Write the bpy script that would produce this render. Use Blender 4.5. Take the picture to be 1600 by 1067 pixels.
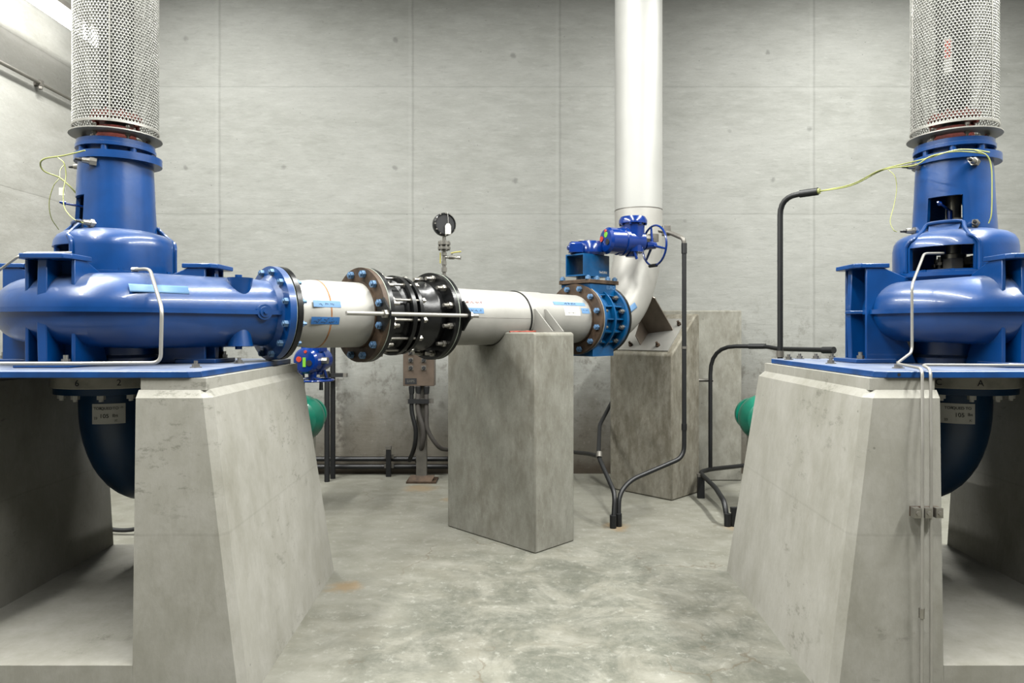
import bpy, math, random
from mathutils import Vector, Matrix
random.seed(7)
PI = math.pi
D = bpy.data
S = bpy.context.scene
for o in list(D.objects): D.objects.remove(o)

# ------------------------------------------------------------------ camera
F = 1600 * 24 / 36.0
CX, CY, EYE = 804.0, 518.0, 1.55
cd = D.cameras.new('camera'); cam = D.objects.new('camera', cd)
S.collection.objects.link(cam); S.camera = cam
cam.location = (0, 0, EYE); cam.rotation_euler = (PI/2, 0, 0)
cd.lens = 24; cd.sensor_width = 36; cd.clip_start = .05
cd.shift_x = -(CX-800)/1600; cd.shift_y = (CY-533.5)/1600
# ------------------------------------------------------------------ world, exposure
w = D.worlds.new('world'); S.world = w; w.use_nodes = True
w.node_tree.nodes['Background'].inputs[0].default_value = (.9, .95, 1, 1)
w.node_tree.nodes['Background'].inputs[1].default_value = .01
S.view_settings.view_transform = 'Standard'; S.view_settings.look = 'None'
S.view_settings.gamma = 1; S.view_settings.use_curve_mapping = False
S.view_settings.exposure = 2.10
# ------------------------------------------------------------------ ceiling lamps of the room
def area(name, loc, sx, sy, power, col=(1, 1, .965), rot=(0, 0, 0)):
    l = D.lights.new(name, 'AREA'); l.shape = 'RECTANGLE'; l.size = sx; l.size_y = sy
    l.energy = power; l.color = col
    o = D.objects.new(name, l); S.collection.objects.link(o); o.location = loc; o.rotation_euler = rot
    return o
area('row_light', (-3.2, 2.6, 5.42), .25, 6.8, 310)
area('row_light', (0.2, 2.3, 5.42), .25, 6.6, 190)
area('row_light', (3.7, 2.7, 5.42), .25, 6.8, 365)

def P(px, py, d): return Vector(((px-CX)/F*d, d, EYE+(CY-py)/F*d))

# ================================================================== materials
ALB = .36      # overall reflectance level; the exposure makes up for it
def srgb(r, g, b):
    f = lambda c: (c/255/12.92) if c/255 <= .04045 else ((c/255+.055)/1.055)**2.4
    return (f(r)*ALB, f(g)*ALB, f(b)*ALB, 1)
class NT:
    def __init__(s, name):
        s.m = D.materials.new(name); s.m.use_nodes = True
        s.t = s.m.node_tree; s.b = s.t.nodes['Principled BSDF']; s._c = None
    def n(s, typ, **k):
        x = s.t.nodes.new(typ)
        for a, b in k.items(): setattr(x, a, b)
        return x
    def L(s, a, b): s.t.links.new(a, b)
    def coord(s):
        if s._c is None:
            s._c = s.n('ShaderNodeTexCoord').outputs['Object']
        return s._c
    def mapping(s, sc=(1, 1, 1), loc=(0, 0, 0)):
        m = s.n('ShaderNodeMapping'); s.L(s.coord(), m.inputs[0])
        m.inputs['Scale'].default_value = sc; m.inputs['Location'].default_value = loc
        return m.outputs[0]
    def noise(s, scale, detail=4, rough=.55, sc=(1, 1, 1), loc=(0, 0, 0), dist=0):
        x = s.n('ShaderNodeTexNoise'); s.L(s.mapping(sc, loc), x.inputs['Vector'])
        x.inputs['Scale'].default_value = scale; x.inputs['Detail'].default_value = detail
        x.inputs['Roughness'].default_value = rough; x.inputs['Distortion'].default_value = dist
        return x.outputs['Fac']
    def math(s, op, a, b=None, c=None, clamp=False):
        x = s.n('ShaderNodeMath', operation=op, use_clamp=clamp)
        for i, v in enumerate((a, b, c)):
            if v is None: continue
            if isinstance(v, (int, float)): x.inputs[i].default_value = v
            else: s.L(v, x.inputs[i])
        return x.outputs[0]
    def ramp(s, fac, lo, hi, a=0., b=1.):
        x = s.n('ShaderNodeMapRange', interpolation_type='SMOOTHSTEP'); s.L(fac, x.inputs[0])
        x.inputs[1].default_value = lo; x.inputs[2].default_value = hi
        x.inputs[3].default_value = a; x.inputs[4].default_value = b
        return x.outputs[0]
    def mix(s, fac, a, b, mode='MIX'):
        x = s.n('ShaderNodeMix', data_type='RGBA', blend_type=mode)
        if isinstance(fac, (int, float)): x.inputs[0].default_value = fac
        else: s.L(fac, x.inputs[0])
        for i, v in ((6, a), (7, b)):
            if isinstance(v, tuple): x.inputs[i].default_value = v
            else: s.L(v, x.inputs[i])
        return x.outputs[2]
    def xyz(s):
        x = s.n('ShaderNodeSeparateXYZ'); s.L(s.coord(), x.inputs[0]); return x.outputs
    def color(s, c):
        if isinstance(c, tuple): s.b.inputs['Base Color'].default_value = c
        else: s.L(c, s.b.inputs['Base Color'])
    def bump(s, h, strength=.2, dist=.01):
        x = s.n('ShaderNodeBump'); x.inputs['Strength'].default_value = strength
        x.inputs['Distance'].default_value = dist; s.L(h, x.inputs['Height'])
        s.L(x.outputs[0], s.b.inputs['Normal'])
    def rough(s, r):
        if isinstance(r, (int, float)): s.b.inputs['Roughness'].default_value = r
        else: s.L(r, s.b.inputs['Roughness'])
def paint(name, col, rough=.35, metal=0., var=.12, vs=6, bump=.08, bs=60, coat=0., dust=None):
    t = NT(name); n = t.noise(vs, 5)
    dark = tuple(c*(1-var*2) for c in col[:3])+(1,); lite = tuple(min(1, c*(1+var)) for c in col[:3])+(1,)
    c = t.mix(t.ramp(n, .3, .7), dark, lite)
    if dust:
        g = t.n('ShaderNodeNewGeometry'); sp = t.n('ShaderNodeSeparateXYZ'); t.L(g.outputs['Normal'], sp.inputs[0])
        up = t.ramp(sp.outputs[2], .35, .95)
        c = t.mix(t.math('MULTIPLY', up, t.ramp(t.noise(9, 5), .25, .7, dust*.55, dust)), c, srgb(190, 195, 200))
    t.color(c); t.rough(rough); t.b.inputs['Metallic'].default_value = metal
    t.b.inputs['Coat Weight'].default_value = coat*.6; t.b.inputs['Specular IOR Level'].default_value = .36
    if bump: t.bump(t.noise(bs, 3), bump, .004)
    return t.m
def concrete(name, base, dark, lite, streak=(1, 1, 1), sc=1.2, spots=(), vl=(), hl=(), pits=True, rough=.8, bump=.25, stain=None, fibre=0, fsc=(.28, 1, 1.5)):
    t = NT(name)
    big = t.ramp(t.noise(sc*.6, 6, .6, streak), .3, .72)
    mid = t.ramp(t.noise(sc*3.2, 7, .65, streak, (3, 1, 7)), .3, .75)
    fine = t.noise(sc*28, 5, .7, streak, (9, 4, 2))
    c = t.mix(big, dark, base); c = t.mix(t.math('MULTIPLY', mid, .75), c, lite)
    c = t.mix(t.ramp(fine, .35, .7, .0, .22), c, dark)
    h = t.math('ADD', t.math('MULTIPLY', fine, .5), t.math('MULTIPLY', mid, .5))
    sp_ = t.noise(sc*9, 8, .8, streak, (2, 8, 3))
    c = t.mix(t.ramp(sp_, .55, .75, 0, .35), c, lite); c = t.mix(t.ramp(sp_, .28, .44, .32, 0), c, dark)
    if fibre:
        fb = t.noise(26, 6, .7, fsc, (1, 1, 1), .4)
        c = t.mix(t.ramp(fb, .3, .48, fibre, 0), c, tuple(q*.72 for q in dark[:3])+(1,)); c = t.mix(t.ramp(fb, .55, .72, 0, fibre*1.3), c, tuple(min(1, q*1.15) for q in lite[:3])+(1,))
        h = t.math('ADD', h, t.math('MULTIPLY', fb, 1.2))
    if pits:
        v = t.n('ShaderNodeTexVoronoi'); t.L(t.mapping(), v.inputs['Vector']); v.inputs['Scale'].default_value = 11
        gate = t.ramp(t.noise(3, 3, loc=(5, 5, 5)), .52, .6)
        pit = t.math('MULTIPLY', t.ramp(v.outputs['Distance'], .03, .085, 1, 0), gate)
        c = t.mix(t.math('MULTIPLY', pit, .55), c, tuple(x*.28 for x in dark[:3])+(1,))
        h = t.math('SUBTRACT', h, pit)
    x = t.xyz(); wob = t.math('MULTIPLY', t.math('SUBTRACT', t.noise(5, 4), .5), .02)
    for (ax, vals, wd) in ((0, vl, .012), (2, hl, .006)):
        for v0 in vals:
            dd = t.math('ABSOLUTE', t.math('ADD', t.math('SUBTRACT', x[ax], v0), wob))
            k = t.ramp(dd, wd*.3, wd*1.6, 1, 0)
            c = t.mix(t.math('MULTIPLY', k, .28 if ax == 0 else .22), c, tuple(q*.5 for q in dark[:3])+(1,))
            dd2 = t.math('ABSOLUTE', t.math('ADD', t.math('SUBTRACT', x[ax], v0-.03), wob))
            c = t.mix(t.math('MULTIPLY', t.ramp(dd2, .004, .03, 1, 0), .3), c, lite)
            h = t.math('SUBTRACT', h, t.math('MULTIPLY', k, .6))
    for (sx, sz, r, k0) in spots:
        a = t.math('SUBTRACT', x[0], sx); b = t.math('SUBTRACT', x[2], sz)
        q = t.math('SQRT', t.math('ADD', t.math('MULTIPLY', a, a), t.math('MULTIPLY', b, b)))
        q = t.math('ADD', q, t.math('MULTIPLY', t.math('SUBTRACT', t.noise(22, 3), .5), .05))
        c = t.mix(t.math('MULTIPLY', t.ramp(q, r*.3, r*1.3, 1, 0), k0), c, tuple(p*.4 for p in dark[:3])+(1,))
    if stain: c = stain(t, c, x)
    t.color(c); t.rough(rough); t.bump(h, bump, .006); t.b.inputs['Specular IOR Level'].default_value = .3
    return t.m
WALLY = 7.45
spots = []
for (px, py, r, k) in ((618, 62, .035, .5), (802, 87, .035, .55), (805, 283, .035, .5), (617, 262, .03, .5), (443, 262, .03, .45),
        (290, 262, .03, .5), (290, 60, .03, .4), (1200, 82, .03, .5), (1265, 202, .03, .5), (1208, 281, .03, .5), (1140, 205, .02, .3), (690, 633, .045, .5), (1070, 345, .02, .3)):
    p = P(px, py, WALLY); spots.append((p.x, p.z, r, k))
def wall_stain_shade(t, c, x):
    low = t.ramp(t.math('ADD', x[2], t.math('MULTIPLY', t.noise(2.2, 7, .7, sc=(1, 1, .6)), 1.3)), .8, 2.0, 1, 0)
    c = t.mix(t.math('MULTIPLY', low, .75), c, srgb(96, 86, 68))  # brown staining low on the wall, with shade painted into the colour
    bl = t.math('MULTIPLY', t.ramp(t.noise(5.5, 8, .8, (1, 1, .8), (6, 2, 8)), .5, .64), t.ramp(x[2], 1.2, 2.2, 1, 0))
    c = t.mix(t.math('MULTIPLY', bl, .5), c, srgb(84, 76, 62))
    wl = t.math('MULTIPLY', t.ramp(t.noise(13, 7, .8, (1, 1, 1), (2, 2, 5)), .58, .68), t.ramp(x[2], 1.0, 2.0, 1, 0))
    c = t.mix(t.math('MULTIPLY', wl, .4), c, srgb(186, 184, 172))
    # efflorescence and seep stain to the left of the control post
    a = t.math('ABSOLUTE', t.math('ADD', x[0], 1.93)); s = t.ramp(t.math('ADD', a, t.math('MULTIPLY', t.noise(7, 5), .35)), .17, .32, 1, 0)
    s = t.math('MULTIPLY', s, t.ramp(x[2], 1.0, 1.25, 1, 0)); s = t.math('MULTIPLY', s, t.ramp(t.noise(14, 6), .42, .6))
    c = t.mix(t.math('MULTIPLY', s, .75), c, srgb(60, 52, 44))
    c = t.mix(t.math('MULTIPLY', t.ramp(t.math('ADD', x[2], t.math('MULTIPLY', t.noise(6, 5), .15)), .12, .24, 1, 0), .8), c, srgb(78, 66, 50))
    return c
M = {}
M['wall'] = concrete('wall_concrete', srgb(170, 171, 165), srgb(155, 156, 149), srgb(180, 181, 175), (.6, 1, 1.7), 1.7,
                     spots, [P(q, 0, WALLY).x for q in (343, 645, 875, 1272)], [4.22, 2.83], stain=wall_stain_shade, fibre=.32)
M['side_wall'] = concrete('side_wall_concrete', srgb(192, 192, 184), srgb(170, 169, 160), srgb(206, 206, 199), (1, .6, 1.8), 1.2, hl=[4.6, 4.22, 2.83], fibre=.2)
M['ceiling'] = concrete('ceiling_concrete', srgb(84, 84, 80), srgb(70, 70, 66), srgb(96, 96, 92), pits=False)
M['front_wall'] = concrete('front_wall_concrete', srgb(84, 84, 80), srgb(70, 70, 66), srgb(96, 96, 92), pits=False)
def floor_stain(t, c, x):
    # polished grey patch in the middle, cracks, rust near the conduits
    a = t.math('DIVIDE', t.math('SUBTRACT', x[0], .35), 1.1); b = t.math('DIVIDE', t.math('SUBTRACT', x[1], 3.6), 1.3)
    q = t.math('SQRT', t.math('ADD', t.math('MULTIPLY', a, a), t.math('MULTIPLY', b, b)))
    q = t.math('ADD', q, t.math('MULTIPLY', t.math('SUBTRACT', t.noise(2.2, 5), .5), 1.6))
    g = t.ramp(q, .55, 1.5, 1, .12)
    mot = t.math('MULTIPLY', t.ramp(t.noise(2.6, 9, .72, dist=.7), .36, .60), t.ramp(t.noise(19, 8, .8), .3, .62, .45, 1))
    c = t.mix(t.math('MULTIPLY', g, t.math('MULTIPLY', mot, .85)), c, srgb(98, 101, 90))
    c = t.mix(t.math('MULTIPLY', t.ramp(t.noise(16, 7, .75), .54, .66), .4), c, srgb(196, 196, 186))
    v = t.n('ShaderNodeTexVoronoi', feature='DISTANCE_TO_EDGE'); v.inputs['Scale'].default_value = .8
    vm = t.n('ShaderNodeVectorMath', operation='ADD'); t.L(t.mapping((1, 1, 0)), vm.inputs[0])
    nn = t.n('ShaderNodeTexNoise'); nn.inputs['Scale'].default_value = 4; nn.inputs['Detail'].default_value = 5; t.L(t.mapping(), nn.inputs['Vector'])
    sc = t.n('ShaderNodeVectorMath', operation='SCALE'); t.L(nn.outputs['Color'], sc.inputs[0]); sc.inputs['Scale'].default_value = .5
    t.L(sc.outputs[0], vm.inputs[1]); t.L(vm.outputs[0], v.inputs['Vector'])
    cr = t.math('MULTIPLY', t.ramp(v.outputs['Distance'], .002, .009, 1, 0), t.ramp(t.noise(1.1, 3, loc=(4, 2, 0)), .5, .6))
    c = t.mix(t.math('MULTIPLY', cr, .5), c, srgb(110, 98, 78))
    for (sx, sy, r, k) in ((.80, 5.42, .13, .5), (-.93, 6.75, .2, .4), (-1.03, 4.15, .12, .5), (1.75, 5.4, .12, .35), (-.6, 6.3, .1, .3)):
        a = t.math('SUBTRACT', x[0], sx); b = t.math('SUBTRACT', x[1], sy)
        q = t.math('SQRT', t.math('ADD', t.math('MULTIPLY', a, a), t.math('MULTIPLY', b, b)))
        q = t.math('ADD', q, t.math('MULTIPLY', t.math('SUBTRACT', t.noise(9, 5), .5), r*1.6))
        c = t.mix(t.math('MULTIPLY', t.ramp(q, r*.3, r*1.1, 1, 0), k), c, srgb(168, 132, 78))
    return c
M['floor'] = concrete('floor_concrete', srgb(156, 155, 142), srgb(134, 132, 118), srgb(172, 171, 160), (1, 1.6, 1), 1.3, pits=False, rough=.5, bump=.12, stain=floor_stain)
def plinth_stain(t, c, x):
    n1 = t.noise(7, 8, .8, (1, 1, 2.2), (3, 3, 3)); n2 = t.ramp(t.noise(1.7, 3, .5, loc=(7, 1, 2)), .48, .62)
    c = t.mix(t.math('MULTIPLY', t.math('MULTIPLY', t.ramp(n1, .54, .64), n2), .5), c, srgb(104, 102, 88))
    n3 = t.noise(2.2, 6, .7, (1, 1, .5), (0, 9, 4))
    c = t.mix(t.ramp(n3, .5, .75, 0, .4), c, srgb(134, 130, 112))
    dd = t.math('ABSOLUTE', t.math('ADD', t.math('SUBTRACT', x[2], .71), t.math('MULTIPLY', t.noise(6, 3), .012)))
    return t.mix(t.math('MULTIPLY', t.ramp(dd, .002, .008, 1, 0), .13), c, srgb(110, 108, 94))
M['plinth'] = concrete('plinth_concrete', srgb(186, 184, 173), srgb(164, 162, 149), srgb(198, 196, 187), (1.1, 1.1, .8), 1.5, bump=.2, fibre=.16, fsc=(1, 1, .3), stain=plinth_stain)
M['pier'] = concrete('pier_concrete', srgb(160, 159, 147), srgb(130, 126, 112), srgb(180, 179, 168), (1.2, 1.2, .7), 2.2, bump=.25, fibre=.3, fsc=(1, 1, .35))
M['block'] = concrete('block_concrete', srgb(150, 145, 128), srgb(104, 97, 80), srgb(178, 174, 160), (1.4, 1.4, .6), 3.0, bump=.3, fibre=.35, fsc=(1, 1, .5))
M['blue'] = paint('pump_blue_paint', srgb(0, 74, 146), .3, var=.1, coat=.3, dust=.30)
M['plateblue'] = paint('base_plate_blue_paint', srgb(0, 78, 152), .4, var=.18, dust=.6)
M['teal'] = paint('valve_blue_paint', srgb(2, 92, 150), .3, var=.14, coat=.3)
M['actblue'] = paint('actuator_blue_paint', srgb(0, 52, 136), .2, var=.08, coat=.5, bump=.03)
M['darkblue'] = paint('elbow_dark_blue_paint', srgb(8, 62, 104), .4, var=.1)
M['steel'] = paint('stainless_steel', srgb(206, 204, 196), .42, .55, var=.05, vs=3, bump=.03)
M['pipe'] = paint('stainless_pipe', srgb(204, 202, 194), .48, .3, var=.06, vs=4, bump=.04)
M['riser'] = paint('riser_pipe_steel', srgb(200, 200, 194), .5, .2, var=.04, vs=2, bump=.03)
M['bright'] = paint('bright_steel', srgb(208, 204, 194), .3, .85, var=.08)
M['tube'] = paint('tube_steel', srgb(206, 203, 194), .35, .5, var=.04)
M['brown'] = paint('rusty_brown_flange', srgb(96, 76, 58), .6, .3, var=.25, vs=14, bump=.3)
M['rust'] = paint('rust_streak', srgb(186, 128, 78), .8, var=.2, vs=20)
M['black'] = paint('black_coating', srgb(26, 27, 28), .3, .2, var=.2, vs=12, bump=.15)
M['rubber'] = paint('black_conduit_coating', srgb(18, 20, 22), .5, var=.1)
M['flex'] = paint('grey_flexible_conduit', srgb(84, 80, 76), .5, var=.1)
M['bluebolt'] = paint('blue_marked_bolt', srgb(120, 162, 206), .4, .3, var=.25, vs=40)
M['gasket'] = paint('gasket_light', srgb(190, 200, 184), .6)
M['tape'] = paint('blue_tape', srgb(112, 160, 208), .6, var=.06, bump=0)
M['tape2'] = paint('deep_blue_tape', srgb(34, 112, 184), .6, var=.12, bump=0)
M['paper'] = paint('paper_label', srgb(244, 242, 234), .7, var=.04, bump=0)
M['ink'] = paint('ink', srgb(40, 42, 52), .8, bump=0)
M['redink'] = paint('red_ink', srgb(176, 84, 84), .8, bump=0)
M['red'] = paint('red_oxide', srgb(150, 52, 34), .6, var=.2, vs=14)
M['sealant'] = paint('red_sealant', srgb(178, 76, 52), .7, var=.2, vs=20)
M['shaft'] = paint('dark_shaft', srgb(62, 62, 60), .4, .5, var=.2)
M['mesh'] = paint('guard_mesh_steel', srgb(196, 196, 188), .42, .4, var=.06, bump=0)
M['boxsteel'] = paint('brushed_enclosure', srgb(140, 124, 110), .38, .6, var=.12, vs=5)
M['dark'] = paint('dark_interior', srgb(20, 22, 26), .6)
M['yellow'] = paint('yellow_green_cable', srgb(198, 204, 120), .5, bump=0)
M['green'] = paint('green_valve_paint', srgb(14, 122, 98), .3, var=.1, coat=.3)
M['grout'] = paint('grey_grout_ring', srgb(196, 192, 178), .7, var=.15, vs=9)
M['galv'] = paint('galvanised_steel', srgb(150, 146, 138), .45, .6, var=.15)
M['yellowhandle'] = paint('yellow_handle', srgb(206, 196, 90), .5)
def emis(name, col, st):
    t = NT(name); t.color(col); t.b.inputs['Emission Color'].default_value = col; t.b.inputs['Emission Strength'].default_value = st; return t.m
M['lamp'] = emis('lamp_diffuser', (1, .98, .94, 1), 4)
M['lcdgreen'] = emis('display_green', srgb(120, 190, 40), .15)
M['ledred'] = paint('red_knob', srgb(226, 74, 48), .4)
tg = NT('clear_gauge_glass'); tg.color((.9, .9, .9, 1)); tg.rough(.05); tg.b.inputs['Transmission Weight'].default_value = 1; M['glass'] = tg.m

# ================================================================== mesh builder
def frame(axis):
    a = Vector(axis).normalized(); r = Vector((0, 0, 1)) if abs(a.z) < .9 else Vector((1, 0, 0))
    x = r.cross(a).normalized(); y = a.cross(x)
    return a, x, y
class MB:
    def __init__(s): s.v = []; s.f = []; s.mi = []; s.mats = []; s.cur = 0; s.M = Matrix.Identity(4)
    def mat(s, m):
        if m not in s.mats: s.mats.append(m)
        s.cur = s.mats.index(m); return s
    def add(s, vs, fs):
        b = len(s.v); s.v += [tuple(s.M @ Vector(p)) for p in vs]
        s.f += [tuple(b+i for i in f) for f in fs]; s.mi += [s.cur]*len(fs); return s
    def box(s, x0, x1, y0, y1, z0, z1):
        vs = [(x, y, z) for z in (z0, z1) for y in (y0, y1) for x in (x0, x1)]
        return s.add(vs, [(0, 2, 3, 1), (4, 5, 7, 6), (0, 1, 5, 4), (2, 6, 7, 3), (0, 4, 6, 2), (1, 3, 7, 5)])
    def hexa(s, p): # 8 points bottom ccw 4, top ccw 4
        return s.add(p, [(3, 2, 1, 0), (4, 5, 6, 7), (0, 1, 5, 4), (1, 2, 6, 5), (2, 3, 7, 6), (3, 0, 4, 7)])
    def cyl(s, p0, p1, r0, r1=None, seg=24, rot=0):
        r1 = r0 if r1 is None else r1; p0 = Vector(p0); p1 = Vector(p1)
        a, x, y = frame(p1-p0); vs = []
        for p, r in ((p0, r0), (p1, r1)):
            for i in range(seg):
                t = 2*PI*i/seg+rot; vs.append(p+x*math.cos(t)*r+y*math.sin(t)*r)
        fs = [(i, (i+1) % seg, seg+(i+1) % seg, seg+i) for i in range(seg)]
        fs += [tuple(range(seg))[::-1], tuple(range(seg, 2*seg))]
        return s.add(vs, fs)
    def lathe(s, prof, o=(0, 0, 0), axis=(0, 0, 1), seg=48, caps=True, closed=False):
        o = Vector(o); a, x, y = frame(axis); vs = []; n = len(prof)
        for (r, h) in prof:
            for i in range(seg):
                t = 2*PI*i/seg; vs.append(o+a*h+x*math.cos(t)*r+y*math.sin(t)*r)
        fs = []
        for j in range(n if closed else n-1):
            k = (j+1) % n
            for i in range(seg): fs.append((j*seg+i, j*seg+(i+1) % seg, k*seg+(i+1) % seg, k*seg+i))
        if caps and not closed: fs += [tuple(range(seg))[::-1], tuple(range((n-1)*seg, n*seg))]
        return s.add(vs, fs)
    def ring(s, ro, ri, h0, h1, o=(0, 0, 0), axis=(0, 0, 1), seg=48):
        return s.lathe([(ri, h0), (ro, h0), (ro, h1), (ri, h1)], o, axis, seg, closed=True)
    def tube(s, pts, r, seg=12, caps=True, closed=False):
        pts = [Vector(p) for p in pts]; n = len(pts)
        rs = r if isinstance(r, (list, tuple)) else [r]*n
        vs = []; px = None
        for i, p in enumerate(pts):
            if closed: t = (pts[(i+1) % n]-pts[i-1]).normalized()
            else: t = (pts[min(i+1, n-1)]-pts[max(i-1, 0)]).normalized()
            if px is None: _, px, _ = frame(t)
            px = (px-t*px.dot(t)).normalized(); y = t.cross(px)
            for k in range(seg):
                q = 2*PI*k/seg; vs.append(p+px*math.cos(q)*rs[i]+y*math.sin(q)*rs[i])
        fs = []
        for j in range(n if closed else n-1):
            k = (j+1) % n
            for i in range(seg): fs.append((j*seg+i, j*seg+(i+1) % seg, k*seg+(i+1) % seg, k*seg+i))
        if caps and not closed: fs += [tuple(range(seg))[::-1], tuple(range((n-1)*seg, n*seg))]
        return s.add(vs, fs)
    def prism(s, poly, o, ax, ay, az, h0, h1):
        """poly (a,b) in plane ax,ay at o, extruded along az from h0 to h1"""
        o = Vector(o); ax = Vector(ax); ay = Vector(ay); az = Vector(az); n = len(poly)
        vs = [o+ax*a+ay*b+az*h for h in (h0, h1) for a, b in poly]
        fs = [(i, (i+1) % n, n+(i+1) % n, n+i) for i in range(n)] + [tuple(range(n))[::-1], tuple(range(n, 2*n))]
        return s.add(vs, fs)
    def sphere(s, c, r, seg=16, sc=(1, 1, 1)):
        prof = [(max(.0005, r*math.sin(PI*j/(seg//2))), -r*math.cos(PI*j/(seg//2))) for j in range(seg//2+1)]
        b = len(s.v); s.lathe(prof, (0, 0, 0), (0, 0, 1), seg)
        for i in range(b, len(s.v)): pass
        c = Vector(c)
        inv = s.M.inverted()
        for i in range(b, len(s.v)):
            p = inv @ Vector(s.v[i]); s.v[i] = tuple(s.M @ (Vector((p.x*sc[0], p.y*sc[1], p.z*sc[2]))+c))
        return s
    def mesh(s, name, m=None, angle=35):
        me = D.meshes.new(name); me.from_pydata(s.v, [], s.f)
        ml = s.mats if s.mats else [m]
        for q in ml: me.materials.append(q)
        me.polygons.foreach_set('material_index', s.mi if s.mats else [0]*len(s.f))
        import bmesh
        bm = bmesh.new(); bm.from_mesh(me); bmesh.ops.recalc_face_normals(bm, faces=bm.faces[:]); bm.to_mesh(me); bm.free()
        me.polygons.foreach_set('use_smooth', [True]*len(me.polygons)); me.set_sharp_from_angle(angle=math.radians(angle))
        return me
    def obj(s, name, m=None, parent=None, bevel=0, loc=None, label=None, angle=35):
        o = D.objects.new(name, s.mesh(name, m, angle)); S.collection.objects.link(o)
        if parent: o.parent = parent
        if loc is not None: o.location = loc
        if bevel:
            b = o.modifiers.new('bevel', 'BEVEL'); b.width = bevel; b.segments = 2; b.limit_method = 'ANGLE'
        if label: o['label'] = label
        return o
def bend(pts, rad, n=6):
    pts = [Vector(p) for p in pts]; out = [pts[0]]
    for i in range(1, len(pts)-1):
        a, b, c = pts[i-1], pts[i], pts[i+1]; u = (a-b); v = (c-b); R = min(rad, u.length*.48, v.length*.48)
        p0 = b+u.normalized()*R; p1 = b+v.normalized()*R
        for k in range(n+1):
            t = k/n; out.append((1-t)**2*p0+2*t*(1-t)*b+t*t*p1)
    out.append(pts[-1]); return out
def curve(pts, n=8):
    pts = [Vector(p) for p in pts]; out = []
    q = [pts[0]*2-pts[1]]+pts+[pts[-1]*2-pts[-2]]
    for i in range(1, len(q)-2):
        for k in range(n):
            t = k/n; a, b, c, d = q[i-1], q[i], q[i+1], q[i+2]
            out.append(.5*((2*b)+(c-a)*t+(2*a-5*b+4*c-d)*t*t+(3*b-a-3*c+d)*t**3))
    out.append(pts[-1]); return out
def tag(o, label, cat, group=None):
    o['label'] = label; o['category'] = cat
    if group: o['group'] = group
    return o
def thing(name, label, cat, loc=(0, 0, 0), rotz=0, group=None):
    o = D.objects.new(name, None); S.collection.objects.link(o); o.empty_display_size = .1
    o.location = loc; o.rotation_euler = (0, 0, rotz); return tag(o, label, cat, group)
def inst(name, me, parent, loc=(0, 0, 0), rot=(0, 0, 0)):
    o = D.objects.new(name, me); S.collection.objects.link(o); o.parent = parent; o.location = loc; o.rotation_euler = rot; return o
def struct(o): o['kind'] = 'structure'; return o
def kids(o): return [c for c in D.objects if c.parent == o]
def copy_tree(o, parent=None):
    c = o.copy(); S.collection.objects.link(c)
    if parent: c.parent = parent
    for ch in kids(o): copy_tree(ch, c)
    return c
def text(txt, size, m, name, parent, mat4, ext=.0004):
    cu = D.curves.new('t', 'FONT'); cu.body = txt; cu.size = size; cu.align_x = 'CENTER'; cu.align_y = 'CENTER'; cu.extrude = ext
    to = D.objects.new('t', cu); S.collection.objects.link(to)
    bpy.context.view_layer.update()
    me = D.meshes.new_from_object(to.evaluated_get(bpy.context.evaluated_depsgraph_get()))
    D.objects.remove(to); me.materials.clear(); me.materials.append(m); me.transform(mat4)
    o = D.objects.new(name, me); S.collection.objects.link(o); o.parent = parent; return o

# ================================================================== the room
LX, RX, FY, CZ = -4.5, 6.2, -2.6, 5.6
struct(MB().box(LX-.2, RX+.2, FY-.2, WALLY+.2, -.2, 0).obj('floor', M['floor']))
struct(MB().box(LX-.2, RX+.2, FY-.2, WALLY+.2, CZ, CZ+.2).obj('ceiling', M['ceiling']))
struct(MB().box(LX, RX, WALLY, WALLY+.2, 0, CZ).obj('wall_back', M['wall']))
struct(MB().box(LX-.2, LX, FY, WALLY+.2, 0, CZ).obj('wall_left', M['side_wall']))
struct(MB().box(RX, RX+.2, FY, WALLY+.2, 0, CZ).obj('wall_right', M['side_wall']))
struct(MB().box(LX, RX, FY-.2, FY, 0, CZ).obj('wall_front', M['front_wall']))

# ceiling luminaires (the left one is in view)
def luminaire(x, y0, y1, z, label):
    t = thing('linear_light', label, 'ceiling light', (x, (y0+y1)/2, z), 0, 'linear lights hung over the pumps')
    L = (y1-y0)/2
    MB().box(-.09, .09, -L, L, .05, .10).obj('housing', M['galv'], t)
    MB().lathe([(.055, -L+.02), (.06, -L+.03), (.06, L-.03), (.055, L-.02)], (0, 0, .0), (0, 1, 0), 20).obj('diffuser', M['lamp'], t)
    for s in (-1, 1): MB().cyl((0, s*L*.8, .1), (0, s*L*.8, CZ-z), .008, seg=8).obj('hanger_rod', M['galv'], t)
luminaire(-4.12, 1.6, 6.77, 4.42, 'long glowing linear light near the left wall, behind the mesh guard')

# conduit high on the left wall
t = thing('wall_conduit', 'thin steel conduit running along the left wall below the linear light', 'conduit', (LX+.05, 3.6, 3.88))
MB().cyl((0, -3.6, 0), (0, 3.8, 0), .017, seg=12).obj('pipe', M['bright'], t)
for yy in (P(63, 0, 1).x and 4.43*0+(LX+.05)/((63-CX)/F)-3.6, -1.2, -3.0, 3.4):
    s = MB().box(-.05, .02, -.02, .02, -.026, .026); s.cyl((0, 0, -.03), (0, 0, -.055), .02, seg=10)
    o = s.obj('strap', M['galv'], t); o.location = (0, yy, 0)

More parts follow.
